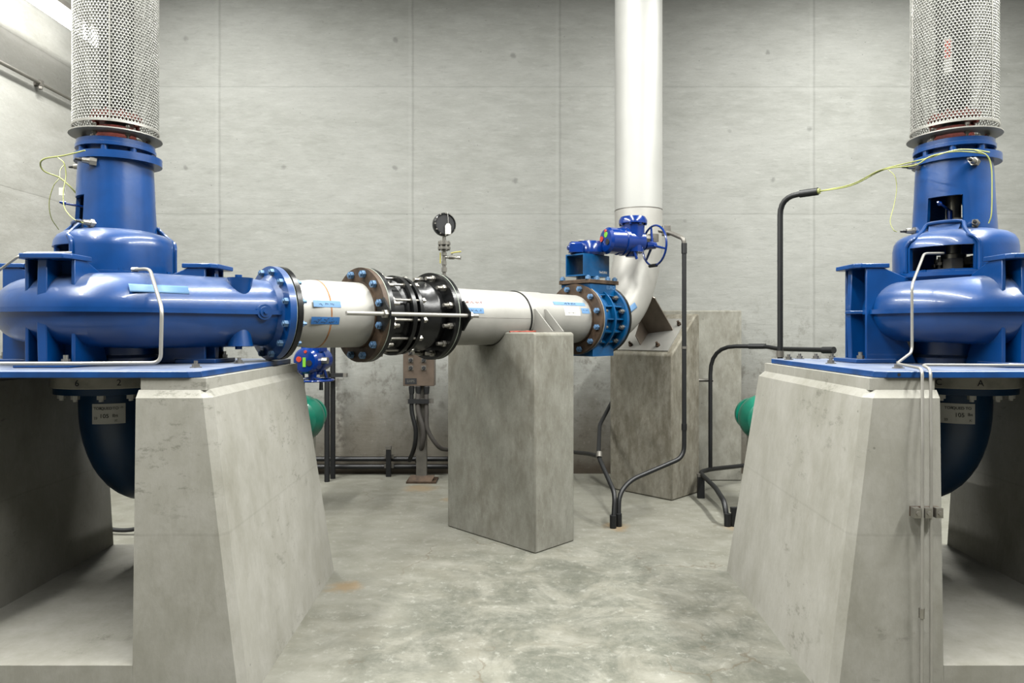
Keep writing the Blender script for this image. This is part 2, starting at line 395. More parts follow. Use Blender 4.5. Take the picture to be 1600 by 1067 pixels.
# ================================================================== pump plinths
def plinth(cx, skew, label):
    """concrete pump plinth with an opening through it; front at y=2.82, back 4.446"""
    yf, yb, ztop = 2.82, 4.446, 1.304
    hb, ht, ho, zs = .953, .785, .48, .17
    root = thing('pump_plinth', label, 'concrete plinth', (cx, yf, 0), 0, 'battered concrete pump plinths')
    def X(x, y): return x+skew*(y-yf)
    def pt(x, y, z): return (X(x, y)-0, y-yf, z)
    b = MB()
    ytf, ytb = yf+.03, yb-.14
    for s in (-1, 1):
        # battered leg with chamfered front outer corner; horizontal sections
        def sec(z, inset=0, c=.030):
            k = min(1, z/ztop); yo = yf+.03*k+inset; yB = yb-.14*k-inset
            xo = hb+(ht-hb)*k-inset; xi = ho
            return [pt(s*xi, yo, z), pt(s*(xo-c*1.0), yo, z), pt(s*xo, yo+c*1.2, z), pt(s*xo, yB-c, z), pt(s*(xo-c), yB, z), pt(s*xi, yB, z)]
        rows = [sec(0), sec(ztop-.032), sec(ztop, .024)]
        vs = [p for r in rows for p in r]; n = 6; fs = []
        for j in range(2):
            for i in range(n): fs.append((j*n+i, j*n+(i+1) % n, (j+1)*n+(i+1) % n, (j+1)*n+i))
        fs += [tuple(range(n))[::-1], tuple(range(2*n, 3*n))]
        b.add(vs, fs)
        # cap
        x0, x1 = ho+.005, .76
        q = [(s*x0, ytf+.03), (s*(x1), ytf+.03), (s*x1, ytb-.05), (s*x0, ytb-.05)]
        b.hexa([pt(x, y, ztop-.002) for x, y in q]+[pt(x, y, 1.3535) for x, y in q])
    # sill slab between the legs
    q = [(-ho, yf+.002), (ho, yf+.002), (ho, yb-.02), (-ho, yb-.02)]
    b.hexa([pt(x, y, 0) for x, y in q]+[pt(x, y, zs) for x, y in q])
    b.obj('plinth_body', M['plinth'], root, angle=15)
    return root
plinth(-2.06, -.038, 'battered concrete plinth under the pump that joins the stainless pipe')
plinth(2.254, .045, 'battered concrete plinth with two thin steel tubes strapped to its front')

# ================================================================== pump
U = Vector((.70711, .70711, 0)); V = Vector((.70711, -.70711, 0)); ZZ = Vector((0, 0, 1))
ZP = 1.383; AX = 1.655-ZP
def window_shell(b, prof, wins, seg=72, th=.02):
    """lathe shell with rectangular openings; prof [(r,z)], wins [(az0,az1,z0,z1)] in degrees"""
    n = len(prof); idx = {}
    def hole(i, j):
        a = (i+.5)*360/seg; z = (prof[j][1]+prof[j+1][1])/2
        for (a0, a1, z0, z1) in wins:
            if z0 < z < z1 and (a0 <= a <= a1): return True
        return False
    vs = []; fs = []
    for lay in (0, 1):
        for j in range(n):
            for i in range(seg):
                t = 2*PI*i/seg; r = prof[j][0]-lay*th; vs.append((r*math.cos(t), r*math.sin(t), prof[j][1]))
    N = n*seg
    g = lambda i, j, l: l*N+j*seg+(i % seg)
    for j in range(n-1):
        for i in range(seg):
            if hole(i, j): continue
            fs.append((g(i, j, 0), g(i+1, j, 0), g(i+1, j+1, 0), g(i, j+1, 0)))
            fs.append((g(i, j, 1), g(i, j+1, 1), g(i+1, j+1, 1), g(i+1, j, 1)))
            if hole((i-1) % seg, j): fs.append((g(i, j, 0), g(i, j+1, 0), g(i, j+1, 1), g(i, j, 1)))
            if hole((i+1) % seg, j): fs.append((g(i+1, j, 0), g(i+1, j, 1), g(i+1, j+1, 1), g(i+1, j+1, 0)))
            if j == 0 or hole(i, j-1): fs.append((g(i, j, 0), g(i, j, 1), g(i+1, j, 1), g(i+1, j, 0)))
            if j == n-2 or hole(i, j+1): fs.append((g(i, j+1, 0), g(i+1, j+1, 0), g(i+1, j+1, 1), g(i, j+1, 1)))
    b.add(vs, fs)
def build_pump():
    root = thing('pump', 'blue vertical pump whose flange is bolted to the short stainless spool', 'pump', (-2.169, 3.72, ZP), 0, 'blue vertical pumps')
    OFF = .4235
    # ---- volute
    path = []; rad = []
    key = [(0, .245, .135), (90, .27, .148), (180, .30, .156), (270, .385, .159), (360, OFF, .190)]
    def kv(phi, c):
        for a, b in zip(key, key[1:]):
            if phi <= b[0]:
                t = (phi-a[0])/(b[0]-a[0]); return a[c]+(b[c]-a[c])*t
        return key[-1][c]
    for k in range(0, 61):
        phi = 28+(360-28)*k/60; th = math.radians(-45-360+phi); R = kv(phi, 1)
        path.append(Vector((math.cos(th)*R, math.sin(th)*R, AX))); rad.append(kv(phi, 2))
    base = V*OFF+ZZ*AX
    for k in range(1, 9):
        s = .52*k/8; path.append(base+U*s); rad.append(.190)
    for (s, r) in ((.56, .190), (.60, .187), (.66, .187)): path.append(base+U*s); rad.append(r)
    b = MB(); b.tube(path, rad, 32)
    b.lathe([(.05, AX-.17), (.30, AX-.15), (.30, AX+.15), (.05, AX+.17)], seg=48)
    b.lathe([(.27, .0), (.27, .03), (.235, .045), (.235, AX-.08), (.30, AX)], seg=48)
    # parting rib along the outside
    out = []; inn = []
    for i, p in enumerate(path):
        t = (path[min(i+1, len(path)-1)]-path[max(i-1, 0)]).normalized(); nrm = Vector((t.y, -t.x, 0))
        out.append(p+nrm*(rad[i]+.017)); inn.append(p+nrm*(rad[i]-.03))
    vs = []; fs = []
    for i in range(len(path)):
        vs += [inn[i]+ZZ*.010, out[i]+ZZ*.010, out[i]-ZZ*.013, inn[i]-ZZ*.013]
        if i:
            a = 4*(i-1); c = 4*i
            for k in range(4): fs.append((a+k, a+(k+1) % 4, c+(k+1) % 4, c+k))
    fs += [(0, 1, 2, 3), (c, c+3, c+2, c+1)]
    b.add(vs, fs)
    # flared seats under casing and bosses on the nozzle
    q = base+U*.545
    b.cyl(q+V*.14+ZZ*0, q+V*.206+ZZ*0, .044, .042, 24)
    b.cyl(q+V*.206, q+V*.214, .030, .028, 24); b.cyl(q+V*.206, q+V*.226, .012, seg=6)
    for sgn in (1, -1):
        q2 = base+U*.45+V*.115
        b.cyl(q2+ZZ*sgn*.09, q2+ZZ*sgn*.182, .048, .066, 28)
        b.cyl(q2+ZZ*sgn*.182-V*.02, q2+ZZ*sgn*.20-V*.02, .018, seg=6)
    b.obj('casing', M['blue'], root, angle=32)
    # ---- discharge flange
    b = MB(); b.lathe([(.188, .63), (.215, .655), (.267, .662), (.267, .70), (.18, .70)], base, U, 56)
    fl = b.obj('discharge_flange', M['blue'], root)
    b = MB(); b.ring(.262, .20, .7005, .7055, base, U, 56); b.obj('gasket', M['gasket'], fl)
    bb = MB(); bb.cyl((0, 0, -.002), (0, 0, -.026), .0195, seg=6); bb.cyl((0, 0, -.026), (0, 0, -.032), .010, seg=10)
    bb.cyl((0, 0, .07), (0, 0, .09), .0195, seg=6); bb.cyl((0, 0, -.01), (0, 0, .108), .010, seg=10)
    bme = bb.mesh('bolt', M['bluebolt'])
    for k in range(12):
        a = 2*PI*(k+.5)/12; p = base+U*.664+(V*math.cos(a)+ZZ*math.sin(a))*.238
        inst('bolt', bme, root, p, (0, PI/2, PI/4))
    # ---- casing cover with small bolts
    b = MB(); b.lathe([(.27, .36), (.325, .435), (.345, .452), (.345, .474), (.30, .478)], seg=64)
    cv = b.obj('casing_cover', M['blue'], root)
    bb = MB(); bb.cyl((0, 0, 0), (0, 0, .012), .013, seg=6); bm2 = bb.mesh('cover_bolt', M['blue'])
    for k in range(16):
        a = 2*PI*(k+.5)/16; inst('bolt', bm2, cv, (math.cos(a)*.325, math.sin(a)*.325, .474))
    # ---- bell + tower with openings
    prof = [(.293, .476), (.293, .488), (.293, .54), (.293, .61), (.287, .645), (.272, .672), (.245, .69), (.215, .698), (.199, .704),
            (.197, .745), (.193, .81), (.189, .88), (.184, 1.0), (.181, 1.05), (.181, 1.076)]
    wins = [(195, 255, .487, .62), (15, 75, .487, .62), (200, 250, .744, .881), (20, 70, .744, .881)]
    b = MB(); window_shell(b, prof, wins)
    b.obj('bearing_frame', M['blue'], root, angle=30)
    # frame lip around the big opening, arched brow between openings
    for az in (225, 45):
        b = MB()
        def rp(a, z, r): a = math.radians(a); return (math.cos(a)*r, math.sin(a)*r, z)
        A = [rp(az-34, .48, .297), rp(az-34, .60, .297), rp(az-33, .625, .296), rp(az-30, .648, .29), rp(az-26, .66, .28), rp(az-24, .70, .235),
             rp(az-24, .735, .203), rp(az-12, .742, .201), rp(az+12, .742, .201), rp(az+24, .735, .203), rp(az+24, .70, .235), rp(az+26, .66, .28),
             rp(az+30, .648, .29), rp(az+33, .625, .296), rp(az+34, .60, .297), rp(az+34, .48, .297)]
        b.tube(curve(A, 3), .010, 8)
        # recessed brow panel
        b.add([rp(az-22, .735, .196), rp(az+22, .735, .196), rp(az+14, .65, .262), rp(az-14, .65, .262),
               rp(az-22, .735, .17), rp(az+22, .735, .17), rp(az+14, .64, .225), rp(az-14, .64, .225)],
              [(0, 1, 2, 3), (7, 6, 5, 4), (0, 4, 5, 1), (3, 2, 6, 7), (0, 3, 7, 4), (1, 5, 6, 2)])
        b.obj('opening_rim', M['blue'], root)
    # top flanges with slots
    b = MB(); n = 64; o_ = []
    for i in range(n):
        a = 2*PI*i/n; r = .198+.032*max(0, math.cos(a))**3; o_.append((r*math.cos(a), r*math.sin(a)))
    b.prism(o_, (0, 0, 0), (1, 0, 0), (0, 1, 0), (0, 0, 1), 1.072, 1.112)
    b.lathe([(.155, 1.112), (.155, 1.142)], seg=40)
    for k in range(8):
        a = 2*PI*k/8+.2; ca, sa = math.cos(a), math.sin(a); b.cyl((ca*.172, sa*.172, 1.11), (ca*.172, sa*.172, 1.145), .017, seg=12)
    b.lathe([(.15, 1.140), (.193, 1.140), (.193, 1.158), (.188, 1.16), (.188, 1.182), (.13, 1.182)], seg=56)
    b.obj('bearing_housing', M['blue'], root)
    # shaft, gland and seal seen through the openings
    b = MB(); b.cyl((0, 0, .48), (0, 0, 1.18), .036, seg=24); b.obj('shaft', M['bright'], root)
    b = MB(); b.lathe([(.12, .478), (.12, .505), (.085, .51), (.085, .545), (.06, .55), (.06, .585), (.045, .59)], seg=32)
    for k in range(4):
        a = math.radians(20+90*k); c_, s_ = math.cos(a), math.sin(a)
        b.cyl((c_*.105, s_*.105, .505), (c_*.105, s_*.105, .57), .009, seg=8); b.cyl((c_*.105, s_*.105, .525), (c_*.105, s_*.105, .54), .02, seg=6)
    b.box(-.12, -.06, -.17, -.10, .49, .55); b.box(-.02, .03, -.165, -.12, .52, .56)
    b.obj('seal_gland', M['bright'], root)
    b = MB(); b.cyl((0, 0, .72), (0, 0, .735), .17, seg=40); b.lathe([(.07, .735), (.06, .76), (.05, .78)], seg=24)
    b.obj('bearing_cap', M['steel'], root)
    # grease fitting poking out of the upper opening
    d = Vector((math.cos(math.radians(222)), math.sin(math.radians(222)), 0))
    b = MB(); b.cyl(d*.05+ZZ*.82, d*.235+ZZ*.835, .006, seg=8); b.cyl(d*.235+ZZ*.835, d*.262+ZZ*.84, .012, .005, seg=10); b.cyl(d*.06+ZZ*.735, d*.06+ZZ*.82, .012, seg=10)
    b.obj('grease_fitting', M['actblue'], root)
    # vibration and temperature sensors
    for az, z, zz2 in ((-92, 1.045, -.0), (-92, .725, 0), (176, 1.07, 0), (172, .72, 0)):
        a = math.radians(az); d = Vector((math.cos(a), math.sin(a), 0)); tdir = Vector((-math.sin(a), math.cos(a), 0))
        # body is set square on the frame, its cable end pointing away from the tower
        if az == -92: dirn = (d*.55-tdir*.75+ZZ*.06).normalized() if z > 1 else (d*.6+tdir*.0-V*.0+Vector((-.5, -.1, .05))).normalized()
        else: dirn = (d*.95+ZZ*(-.02)).normalized()
        p0 = d*.186+ZZ*z
        sn = MB(); sn.mat(M['bright']); sn.cyl(p0-dirn*.01, p0+dirn*.022, .022, .022, 6); sn.cyl(p0+dirn*.022, p0+dirn*.055, .016, .013, 14)
        so = sn.obj('sensor', None, root, label='steel threaded sensor')
        MB().cyl(p0+dirn*.055, p0+dirn*.085, .009, .006, 10).obj('cable_boot', M['rubber'], so)
    # ---- four feet
    for k in range(4):
        a = -PI/2+k*PI/2; w_ = Vector((math.cos(a), math.sin(a), 0)); tt = Vector((-math.sin(a), math.cos(a), 0))
        b = MB()
        R1 = .585 if k != 2 else .50
        web = [(.30, .0), (R1-.03, .0), (R1-.02, .26), (R1-.03, .505), (R1-.12, .505), (.27, .37), (.30, .15)]
        web2 = [(.27, .0), (R1-.05, .0), (R1-.05, .505), (R1-.14, .505), (.20, .40), (.33, .14)]
        for (tc, th, wb) in ((-.108, .018, web2), (.108, .018, web2), (-.02, .045, web)):
            b.prism(wb, (0, 0, 0), w_, ZZ, tt, tc-th/2, tc+th/2)
        b.prism([(R1-.18, .0), (R1-.16, .0), (R1-.13, .505), (R1-.15, .505)], (0, 0, 0), w_, ZZ, tt, -.11, .11)
        top = [(R1-.17, -.125), (R1-.02, -.125), (R1+.01, -.10), (R1+.01, .10), (R1-.02, .125), (R1-.17, .125)]
        b.prism(top, (0, 0, 0), w_, tt, ZZ, .503, .527)
        b.prism([(.38, -.13), (R1+.01, -.13), (R1+.01, .13), (.38, .13)], (0, 0, 0), w_, tt, ZZ, .0, .022)
        b.prism([(.40, -.125), (R1-.012, -.04), (R1-.012, .02), (.40, .125)], (0, 0, 0), w_, tt, ZZ, AX-.011, AX+.008)
        ft = b.obj('foot', M['blue'], root, bevel=.004)
        bb = MB(); c = w_*(R1-.035)+tt*(.085); bb.cyl(c+ZZ*.022, c+ZZ*.04, .018, seg=6); bb.cyl(c+ZZ*.04, c+ZZ*.058, .011, seg=12)
        bb.obj('anchor_nut', M['bright'], ft)
    # ---- faded tape on the casing
    return root
pump = build_pump()
pump2 = copy_tree(pump)
pump2.location = (2.392, 3.72, ZP)
pump2['label'] = 'blue vertical pump with its shaft openings showing, beside the gooseneck conduit'

# things that differ between the two pumps: blue base plates
def base_plate(cx, skew, label, holes):
    r = thing('base_plate', label, 'base plate', (cx, 2.82, 1.3545), 0, 'blue base plates under the pumps')
    b = MB(); yf, yb = .05, 1.42
    X = lambda x, y: x+skew*y
    c = .04
    W_ = .73
    poly = [(X(-W_+c, yf), yf), (X(W_-c, yf), yf), (X(W_, yf+c), yf+c), (X(W_, yb-.02), yb-.02), (X(W_-.02, yb), yb), (X(-W_+.02, yb), yb), (X(-W_, yb-.02), yb-.02), (X(-W_, yf+c), yf+c)]
    b.prism(poly, (0, 0, 0), (1, 0, 0), (0, 1, 0), (0, 0, 1), 0, .028)
    b.obj('plate', M['plateblue'], r, bevel=.003)
    for (x, y) in holes:
        bb = MB(); bb.cyl((x, y, .028), (x, y, .032), .026, seg=20); bb.cyl((x, y, .031), (x, y, .046), .017, seg=6); bb.cyl((x, y, .045), (x, y, .060), .009, seg=12)
        bb.obj('anchor_bolt', M['bright'], r)
    q = -.26 if cx < 0 else -.64
    MB().cyl((X(q, yf), yf-.0008, .014), (X(q, yf), yf+.004, .014), .007, seg=14).obj('tapped_hole', M['dark'], r)
    return r
base_plate(-2.06, -.038, 'blue steel base plate under the pump that joins the stainless pipe', [(.58, .35), (.62, .75), (.62, 1.2)])
base_plate(2.254, .045, 'blue steel base plate crossed by two thin tubes bending over its edge', [(-.50, .30), (-.60, .75), (-.62, 1.25), (-.5, 1.38), (-.4, 1.38), (-.3, 1.38)])

# ---- mesh guards and drive shafts over the pumps
GR, GW, ROWS = .205, 76, 74
def guard_mesh():
    b = MB(); rh = .0148; hw = .0025; z0 = .046
    for j in range(ROWS):
        for i in range(GW):
            for s in (-1, 1):
                a0 = 2*PI*(i+.5*(j % 2))/GW; a1 = a0+s*PI/GW; za = z0+j*rh; zb = za+rh
                dx = GR*(a1-a0); L = math.hypot(dx, rh); nx, nz = -rh/L*hw, dx/L*hw
                pts = []
                for (a, z, q) in ((a0, za, 1), (a1, zb, 1), (a1, zb, -1), (a0, za, -1)):
                    aa = a+q*nx/GR; rr = GR+(.0004*s); pts.append((math.cos(aa)*rr, math.sin(aa)*rr, z+q*nz))
                b.add(pts, [(0, 1, 2, 3)])
    return b.mesh('guard_mesh', M['mesh'], 60)
def build_guard():
    r = thing('shaft_guard', 'expanded metal guard cylinder in front of the glowing linear light', 'shaft guard', (-2.169, 3.72, 2.600), 0, 'mesh guards around the drive shafts')
    o = inst('mesh_cylinder', guard_mesh(), r); m = o.modifiers.new('thickness', 'SOLIDIFY'); m.thickness = .0016
    b = MB(); b.ring(.2085, .2035, .040, .052, seg=64); b.ring(.2085, .2035, .046+ROWS*.0148, .06+ROWS*.0148, seg=64)
    for k in range(3):
        a = 2*PI*k/3+.9; b.box(0, 0, 0, 0, 0, 0) if False else b.cyl((math.cos(a)*.2075, math.sin(a)*.2075, .045), (math.cos(a)*.2075, math.sin(a)*.2075, .05+ROWS*.0148), .003, seg=6)
    b.obj('rim_band', M['steel'], r)
    b = MB(); b.ring(.224, .125, 0, .006, seg=72); b.obj('mounting_disc', M['steel'], r)
    for k in range(6):
        a = 2*PI*k/6+.35; ca, sa = math.cos(a), math.sin(a)
        b = MB(); b.cyl((ca*.155, sa*.155, -.034), (ca*.155, sa*.155, .03), .007, seg=10); b.cyl((ca*.155, sa*.155, .006), (ca*.155, sa*.155, .018), .014, seg=6)
        b.cyl((ca*.155, sa*.155, -.012), (ca*.155, sa*.155, -.002), .014, seg=6); b.cyl((ca*.155, sa*.155, .030), (ca*.155, sa*.155, .042), .010, seg=12)
        b.obj('standoff_bolt', M['bright'], r)
    return r
g1 = build_guard()
g2 = copy_tree(g1); g2.location = (2.392, 3.72, 2.600); g2['label'] = 'expanded metal guard cylinder over the pump beside the gooseneck conduit'
def build_shaft():
    r = thing('drive_shaft', 'dark drive shaft inside the mesh guard nearest the linear light', 'drive shaft', (-2.169, 3.72, 2.566), 0, 'dark drive shafts')
    b = MB(); b.lathe([(.095, .0), (.095, .085), (.06, .09)], seg=40); b.obj('coupling_hub', M['red'], r)
    b = MB(); b.lathe([(.125, .125), (.125, .155), (.08, .16)], seg=40)
    for k in range(8):
        a = 2*PI*k/8; b.cyl((math.cos(a)*.105, math.sin(a)*.105, .10), (math.cos(a)*.105, math.sin(a)*.105, .17), .010, seg=8)
    b.obj('coupling_flange', M['red'], r)
    b = MB(); b.lathe([(.055, .08), (.055, .16), (.078, .19), (.082, .25), (.082, CZ-2.566)], seg=40)
    b.box(.078, .088, -.02, .02, .5, .9); b.box(-.088, -.078, -.02, .02, .45, .8)
    b.obj('shaft_tube', M['shaft'], r)
    return r
s1 = build_shaft(); s2 = copy_tree(s1); s2.location = (2.392, 3.72, 2.566); s2['label'] = 'dark drive shaft inside the mesh guard on the gooseneck conduit side'

a_ = math.radians(-138); d_ = Vector((math.cos(a_), math.sin(a_), 0)); t_ = Vector((-math.sin(a_), math.cos(a_), 0))
st = MB().prism([(-.022, .37), (.016, .37), (.016, .56), (-.022, .56)], (0, 0, 0), t_, ZZ, d_, .0815, .0865).obj('sticker', M['paper'], s2, label='white sticker')
MB().prism([(-.018, .45), (.012, .45), (.012, .55), (-.018, .55)], (0, 0, 0), t_, ZZ, d_, .0866, .0875).obj('warning_print', M['ledred'], st)
# ---- suction elbows under the pumps
def build_suction(ox, label, paper_label):
    r = thing('suction_elbow', label, 'suction elbow', (ox, 3.72, 0), 0, 'dark blue suction elbows')
    pts = [(0, 0, 1.22), (0, 0, 1.16)]; R = .44; zc = 1.16
    for k in range(1, 13):
        a = PI/2*k/12; pts.append((0, R-R*math.cos(a), zc-R*math.sin(a)))
    pts += [(0, .9, zc-R), (0, 1.95, zc-R)]
    MB().tube(pts, .178, 32).obj('elbow_pipe', M['darkblue'], r)
    b = MB(); b.lathe([(.178, 1.215), (.29, 1.226), (.29, 1.258), (.2, 1.258)], seg=56); fl = b.obj('suction_flange', M['darkblue'], r)
    b = MB(); b.lathe([(.295, 1.2585), (.305, 1.264), (.305, 1.3535), (.2, 1.3535)], seg=56); rg = b.obj('grout_ring', M['grout'], r)
    for k in range(12):
        a = 2*PI*(k+.5)/12; c, s = math.cos(a)*.255, math.sin(a)*.255
        b = MB(); b.cyl((c, s, 1.224), (c, s, 1.203), .02, seg=6); b.cyl((c, s, 1.204), (c, s, 1.192), .011, seg=10); b.obj('bolt', M['paper'], fl)
    # paper torque note, curved on the pipe, facing the camera
    az0 = math.atan2(-3.72, -ox)
    off = math.radians(-12 if ox < 0 else 6)
    az = az0+off; w_, h = .158, .105; zc2 = 1.122
    R0 = .1795; b = MB(); n = 10; vs = []; fs = []
    for lay, rr in ((0, R0), (1, R0+.001)):
        for i in range(n+1):
            for z in (-h/2, h/2):
                a = az+(i/n-.5)*w_/R0*1.0; vs.append((math.cos(a)*rr, math.sin(a)*rr, zc2+z-(.004 if lay == 0 else 0)*0))
    for i in range(n): fs += [(2*i, 2*i+2, 2*i+3, 2*i+1), (2*(n+1)+2*i, 2*(n+1)+2*i+1, 2*(n+1)+2*i+3, 2*(n+1)+2*i+2)]
    b.add(vs, fs); pp = b.obj('paper_note', M['paper'], r, label=paper_label)
    def wr(s, size, x, z, nm='handwriting'):
        a = az+x/R0; d = Vector((math.cos(a), math.sin(a), 0)); tx = Vector((-math.sin(a), math.cos(a), 0))
        m = Matrix((tx, ZZ, d)).transposed().to_4x4(); m.translation = d*(R0+.0022)+ZZ*(zc2+z)
        text(s, size, M['ink'], nm, pp, m)
    # split into short pieces so the writing follows the curve
    if ox < 0:
        for k, c in enumerate(('TOR', 'QUED', 'TO', '↑')): wr(c, .0195, -.050+[0, .042, .084, .112][k], .028)
        wr('23', .018, -.06, -.022); wr('105', .03, -.018, -.012); wr('lbs', .024, .032, -.010); wr('JC', .014, .036, -.036)
    else:
        for k, c in enumerate(('TOR', 'QUED', 'TO')): wr(c, .0195, -.040+[0, .042, .088][k], .028)
        wr('23', .018, -.052, -.034); wr('105', .03, .008, -.008); wr('lbs', .022, .056, -.004); wr('JC', .014, .058, -.034)
    # chalk marks on the ring
    for (s, da) in (('6', -34), ('2', 2)) if ox < 0 else (('C', -12), ('A', 22)):
        a = az0+math.radians(da); d = Vector((math.cos(a), math.sin(a), 0)); tx = Vector((-math.sin(a), math.cos(a), 0))
        m = Matrix((tx, ZZ, d)).transposed().to_4x4(); m.translation = d*.3065+ZZ*1.290
        text(s, .045, M['ink'], 'chalk_mark', rg, m)
    return r
build_suction(-2.169, 'dark blue suction elbow whose paper note has an arrow after the words', 'white handwritten paper note')
build_suction(2.392, 'dark blue suction elbow with paper note beside the tube-strapped plinth leg', 'white handwritten paper note')

# ================================================================== discharge pipeline, local X = along pipe, -Y = towards camera
PR = (0, 5.29, 0); PRZ = 1.655
def pthing(name, label, cat, s, group=None):
    return thing(name, label, cat, (s*.70711, 5.29+s*.70711, PRZ), PI/4, group)
def boltring(parent, me, x, rad, n, off=.5, name='bolt'):
    for k in range(n):
        a = 2*PI*(k+off)/n; inst(name, me, parent, (x, math.cos(a)*rad, math.sin(a)*rad), (0, PI/2, 0))
bb = MB(); bb.cyl((0, 0, -.001), (0, 0, -.024), .0245, seg=6); bb.cyl((0, 0, -.024), (0, 0, -.033), .013, seg=10)
BLUEHEAD = bb.mesh('bolt', M['bluebolt'])
bb = MB(); bb.cyl((0, 0, .001), (0, 0, .026), .0215, seg=6); bb.cyl((0, 0, .026), (0, 0, .06), .0125, seg=10)
STEELNUT = bb.mesh('nut', M['bright'])
XA = Vector((1, 0, 0))
def patch(parent, name, m, r, x0, x1, a0, a1, lift=.0008, skew=0, label=None):
    """thin sheet on a cylinder round local X; angle 0 = towards camera (-Y), + = up"""
    b = MB(); n = 8; vs = []; fs = []
    for lay in (0, 1):
        for i in range(n+1):
            a = math.radians(a0+(a1-a0)*i/n); rr = r+lift*(1+lay)
            for x in (x0, x1): vs.append((x+skew*(i/n-.5), -math.cos(a)*rr, math.sin(a)*rr))
    for i in range(n):
        fs += [(2*i, 2*i+1, 2*i+3, 2*i+2), (2*(n+1)+2*i, 2*(n+1)+2*i+2, 2*(n+1)+2*i+3, 2*(n+1)+2*i+1)]
    return b.add(vs, fs).obj(name, m, parent, label=label)
def scribble(parent, m, r, x0, x1, ang, amp, seed, th=.0012):
    rnd = random.Random(seed); b = MB(); x = x0
    while x < x1:
        wlen = min(rnd.uniform(.02, .045), x1-x); pts = []; n = max(4, int(wlen/.004))
        for i in range(n):
            a = math.radians(ang+rnd.uniform(-amp, amp)); pts.append((x+wlen*i/n, -math.cos(a)*(r+.0022), math.sin(a)*(r+.0022)))
        b.tube(pts, th, 4); x += wlen+rnd.uniform(.006, .014)
    return b.obj('handwriting', m, parent)
# --- short spool between pump and coupling
s0 = -1.935; t = pthing('pipe_spool', 'short stainless pipe spool with blue tapes beside the left pump flange', 'pipe spool', s0)
L = 1.36-1.935; L = abs(L)
b = MB(); b.lathe([(.186, .03), (.188, .06), (.192, .12), (.203, .20), (.203, L-.03)], (0, 0, 0), XA, 56); pb = b.obj('pipe_body', M['pipe'], t)
b = MB(); b.ring(.267, .18, .0005, .030, axis=XA, seg=56); b.obj('backing_flange', M['black'], t)
b = MB(); b.ring(.2985, .195, L-.033, L-.0005, axis=XA, seg=64); b.ring(.212, .20, L-.045, L-.033, axis=XA, seg=56); b.obj('flange', M['brown'], t, label='rusty brown flange')
boltring(t, BLUEHEAD, L-.034, .262, 12)
b = MB(); b.ring(.2038, .199, .233, .243, axis=XA, seg=56); b.obj('weld_line', M['rust'], t, label='rust stained weld line')
patch(t, 'tape', M['tape'], .203, .125, .30, 10, 21, label='pale blue masking tape'); scribble(t, M['ink'], .203, .16, .26, 15, 2.0, 3)
patch(t, 'tape', M['tape2'], .203, .11, .29, -18, -6, label='deep blue masking tape'); scribble(t, M['ink'], .203, .15, .25, -9.5, 1.8, 4); scribble(t, M['ink'], .203, .125, .27, -14, 1.5, 5)
# --- dismantling joint
s0 = -1.359; t = pthing('dismantling_joint', 'black bolted dismantling joint with a long tie rod', 'pipe coupling', s0)
L = .80-.0+1.359-1.6+.0; L = 1.359-.806
b = MB(); b.ring(.2985, .20, .0006, .036, axis=XA, seg=64); b.obj('flange', M['black'], t, label='left black flange')
b = MB(); b.ring(.3003, .22, -.0005, .0035, axis=XA, seg=64); b.ring(.3003, .22, L-.0035, L+.0006, axis=XA, seg=64); b.obj('gasket', M['gasket'], t)
b = MB(); b.lathe([(.205, .036), (.212, .07), (.212, .17), (.232, .185), (.232, .20)], axis=XA, seg=56); b.lathe([(.212, .19), (.212, .40), (.235, .44), (.235, .45), (.205, L-.036)], axis=XA, seg=56)
b.obj('sleeve', M['black'], t)
b = MB(); b.ring(.262, .205, .205, .235, axis=XA, seg=56); b.ring(.256, .205, .265, .290, axis=XA, seg=56); b.obj('follower_ring', M['black'], t)
b = MB(); b.ring(.2985, .20, L-.036, L-.0006, axis=XA, seg=64); b.obj('flange', M['black'], t, label='right black flange')
rm = MB(); rm.mat(M['bright']); rm.cyl((-.15, 0, 0), (.10, 0, 0), .0085, seg=10); rm.cyl((-.02, 0, 0), (0.0, 0, 0), .019, seg=6); rm.cyl((.065, 0, 0), (.085, 0, 0), .019, seg=6); rm.cyl((-.165, 0, 0), (-.15, 0, 0), .017, seg=6)
rme = rm.mesh('stud')
for k in range(12):
    a = 2*PI*(k+.25)/12; inst('stud', rme, t, (.225, math.cos(a)*.243, math.sin(a)*.243))
bb = MB(); bb.cyl((0, 0, -.002), (0, 0, -.028), .0225, seg=6); bb.cyl((0, 0, -.028), (0, 0, -.07), .013, seg=10); nb = bb.mesh('nut', M['bright'])
for k in range(12):
    a = 2*PI*(k+.5)/12
    inst('nut', nb, t, (L-.036, math.cos(a)*.262, math.sin(a)*.262), (0, PI/2, 0))
    inst('nut', STEELNUT, t, (.036, math.cos(a)*.262, math.sin(a)*.262), (0, PI/2, 0))
# lugs and tie rods
for (ay, az, front) in ((-.330, 0.0, True), (.330, 0.0, False)):
    b = MB(); b.cyl((-.32, ay, az), (L+.128, ay, az), .0125, seg=14)
    tr = b.obj('tie_rod', M['tube'], t, label='long steel tie rod')
    for x in (-.072, L+.043):
        bb = MB(); bb.cyl((x, ay, az), (x+.026, ay, az), .026, seg=6); bb.obj('nut', M['bright'], tr)
    for x0, x1 in ((-.045, -.034), (L+.031, L+.043)):
        sg = -1 if ay < 0 else 1
        bb = MB(); bb.prism([(sg*.225, -.085), (sg*.29, -.10), (sg*.335, -.045), (sg*.36, -.022), (sg*.36, .022), (sg*.335, .045), (sg*.29, .10), (sg*.225, .085)], (0, 0, 0), (0, 1, 0), ZZ, XA, x0, x1)
        if x0 > 0 or True: bb.obj('lug', M['black'], t)
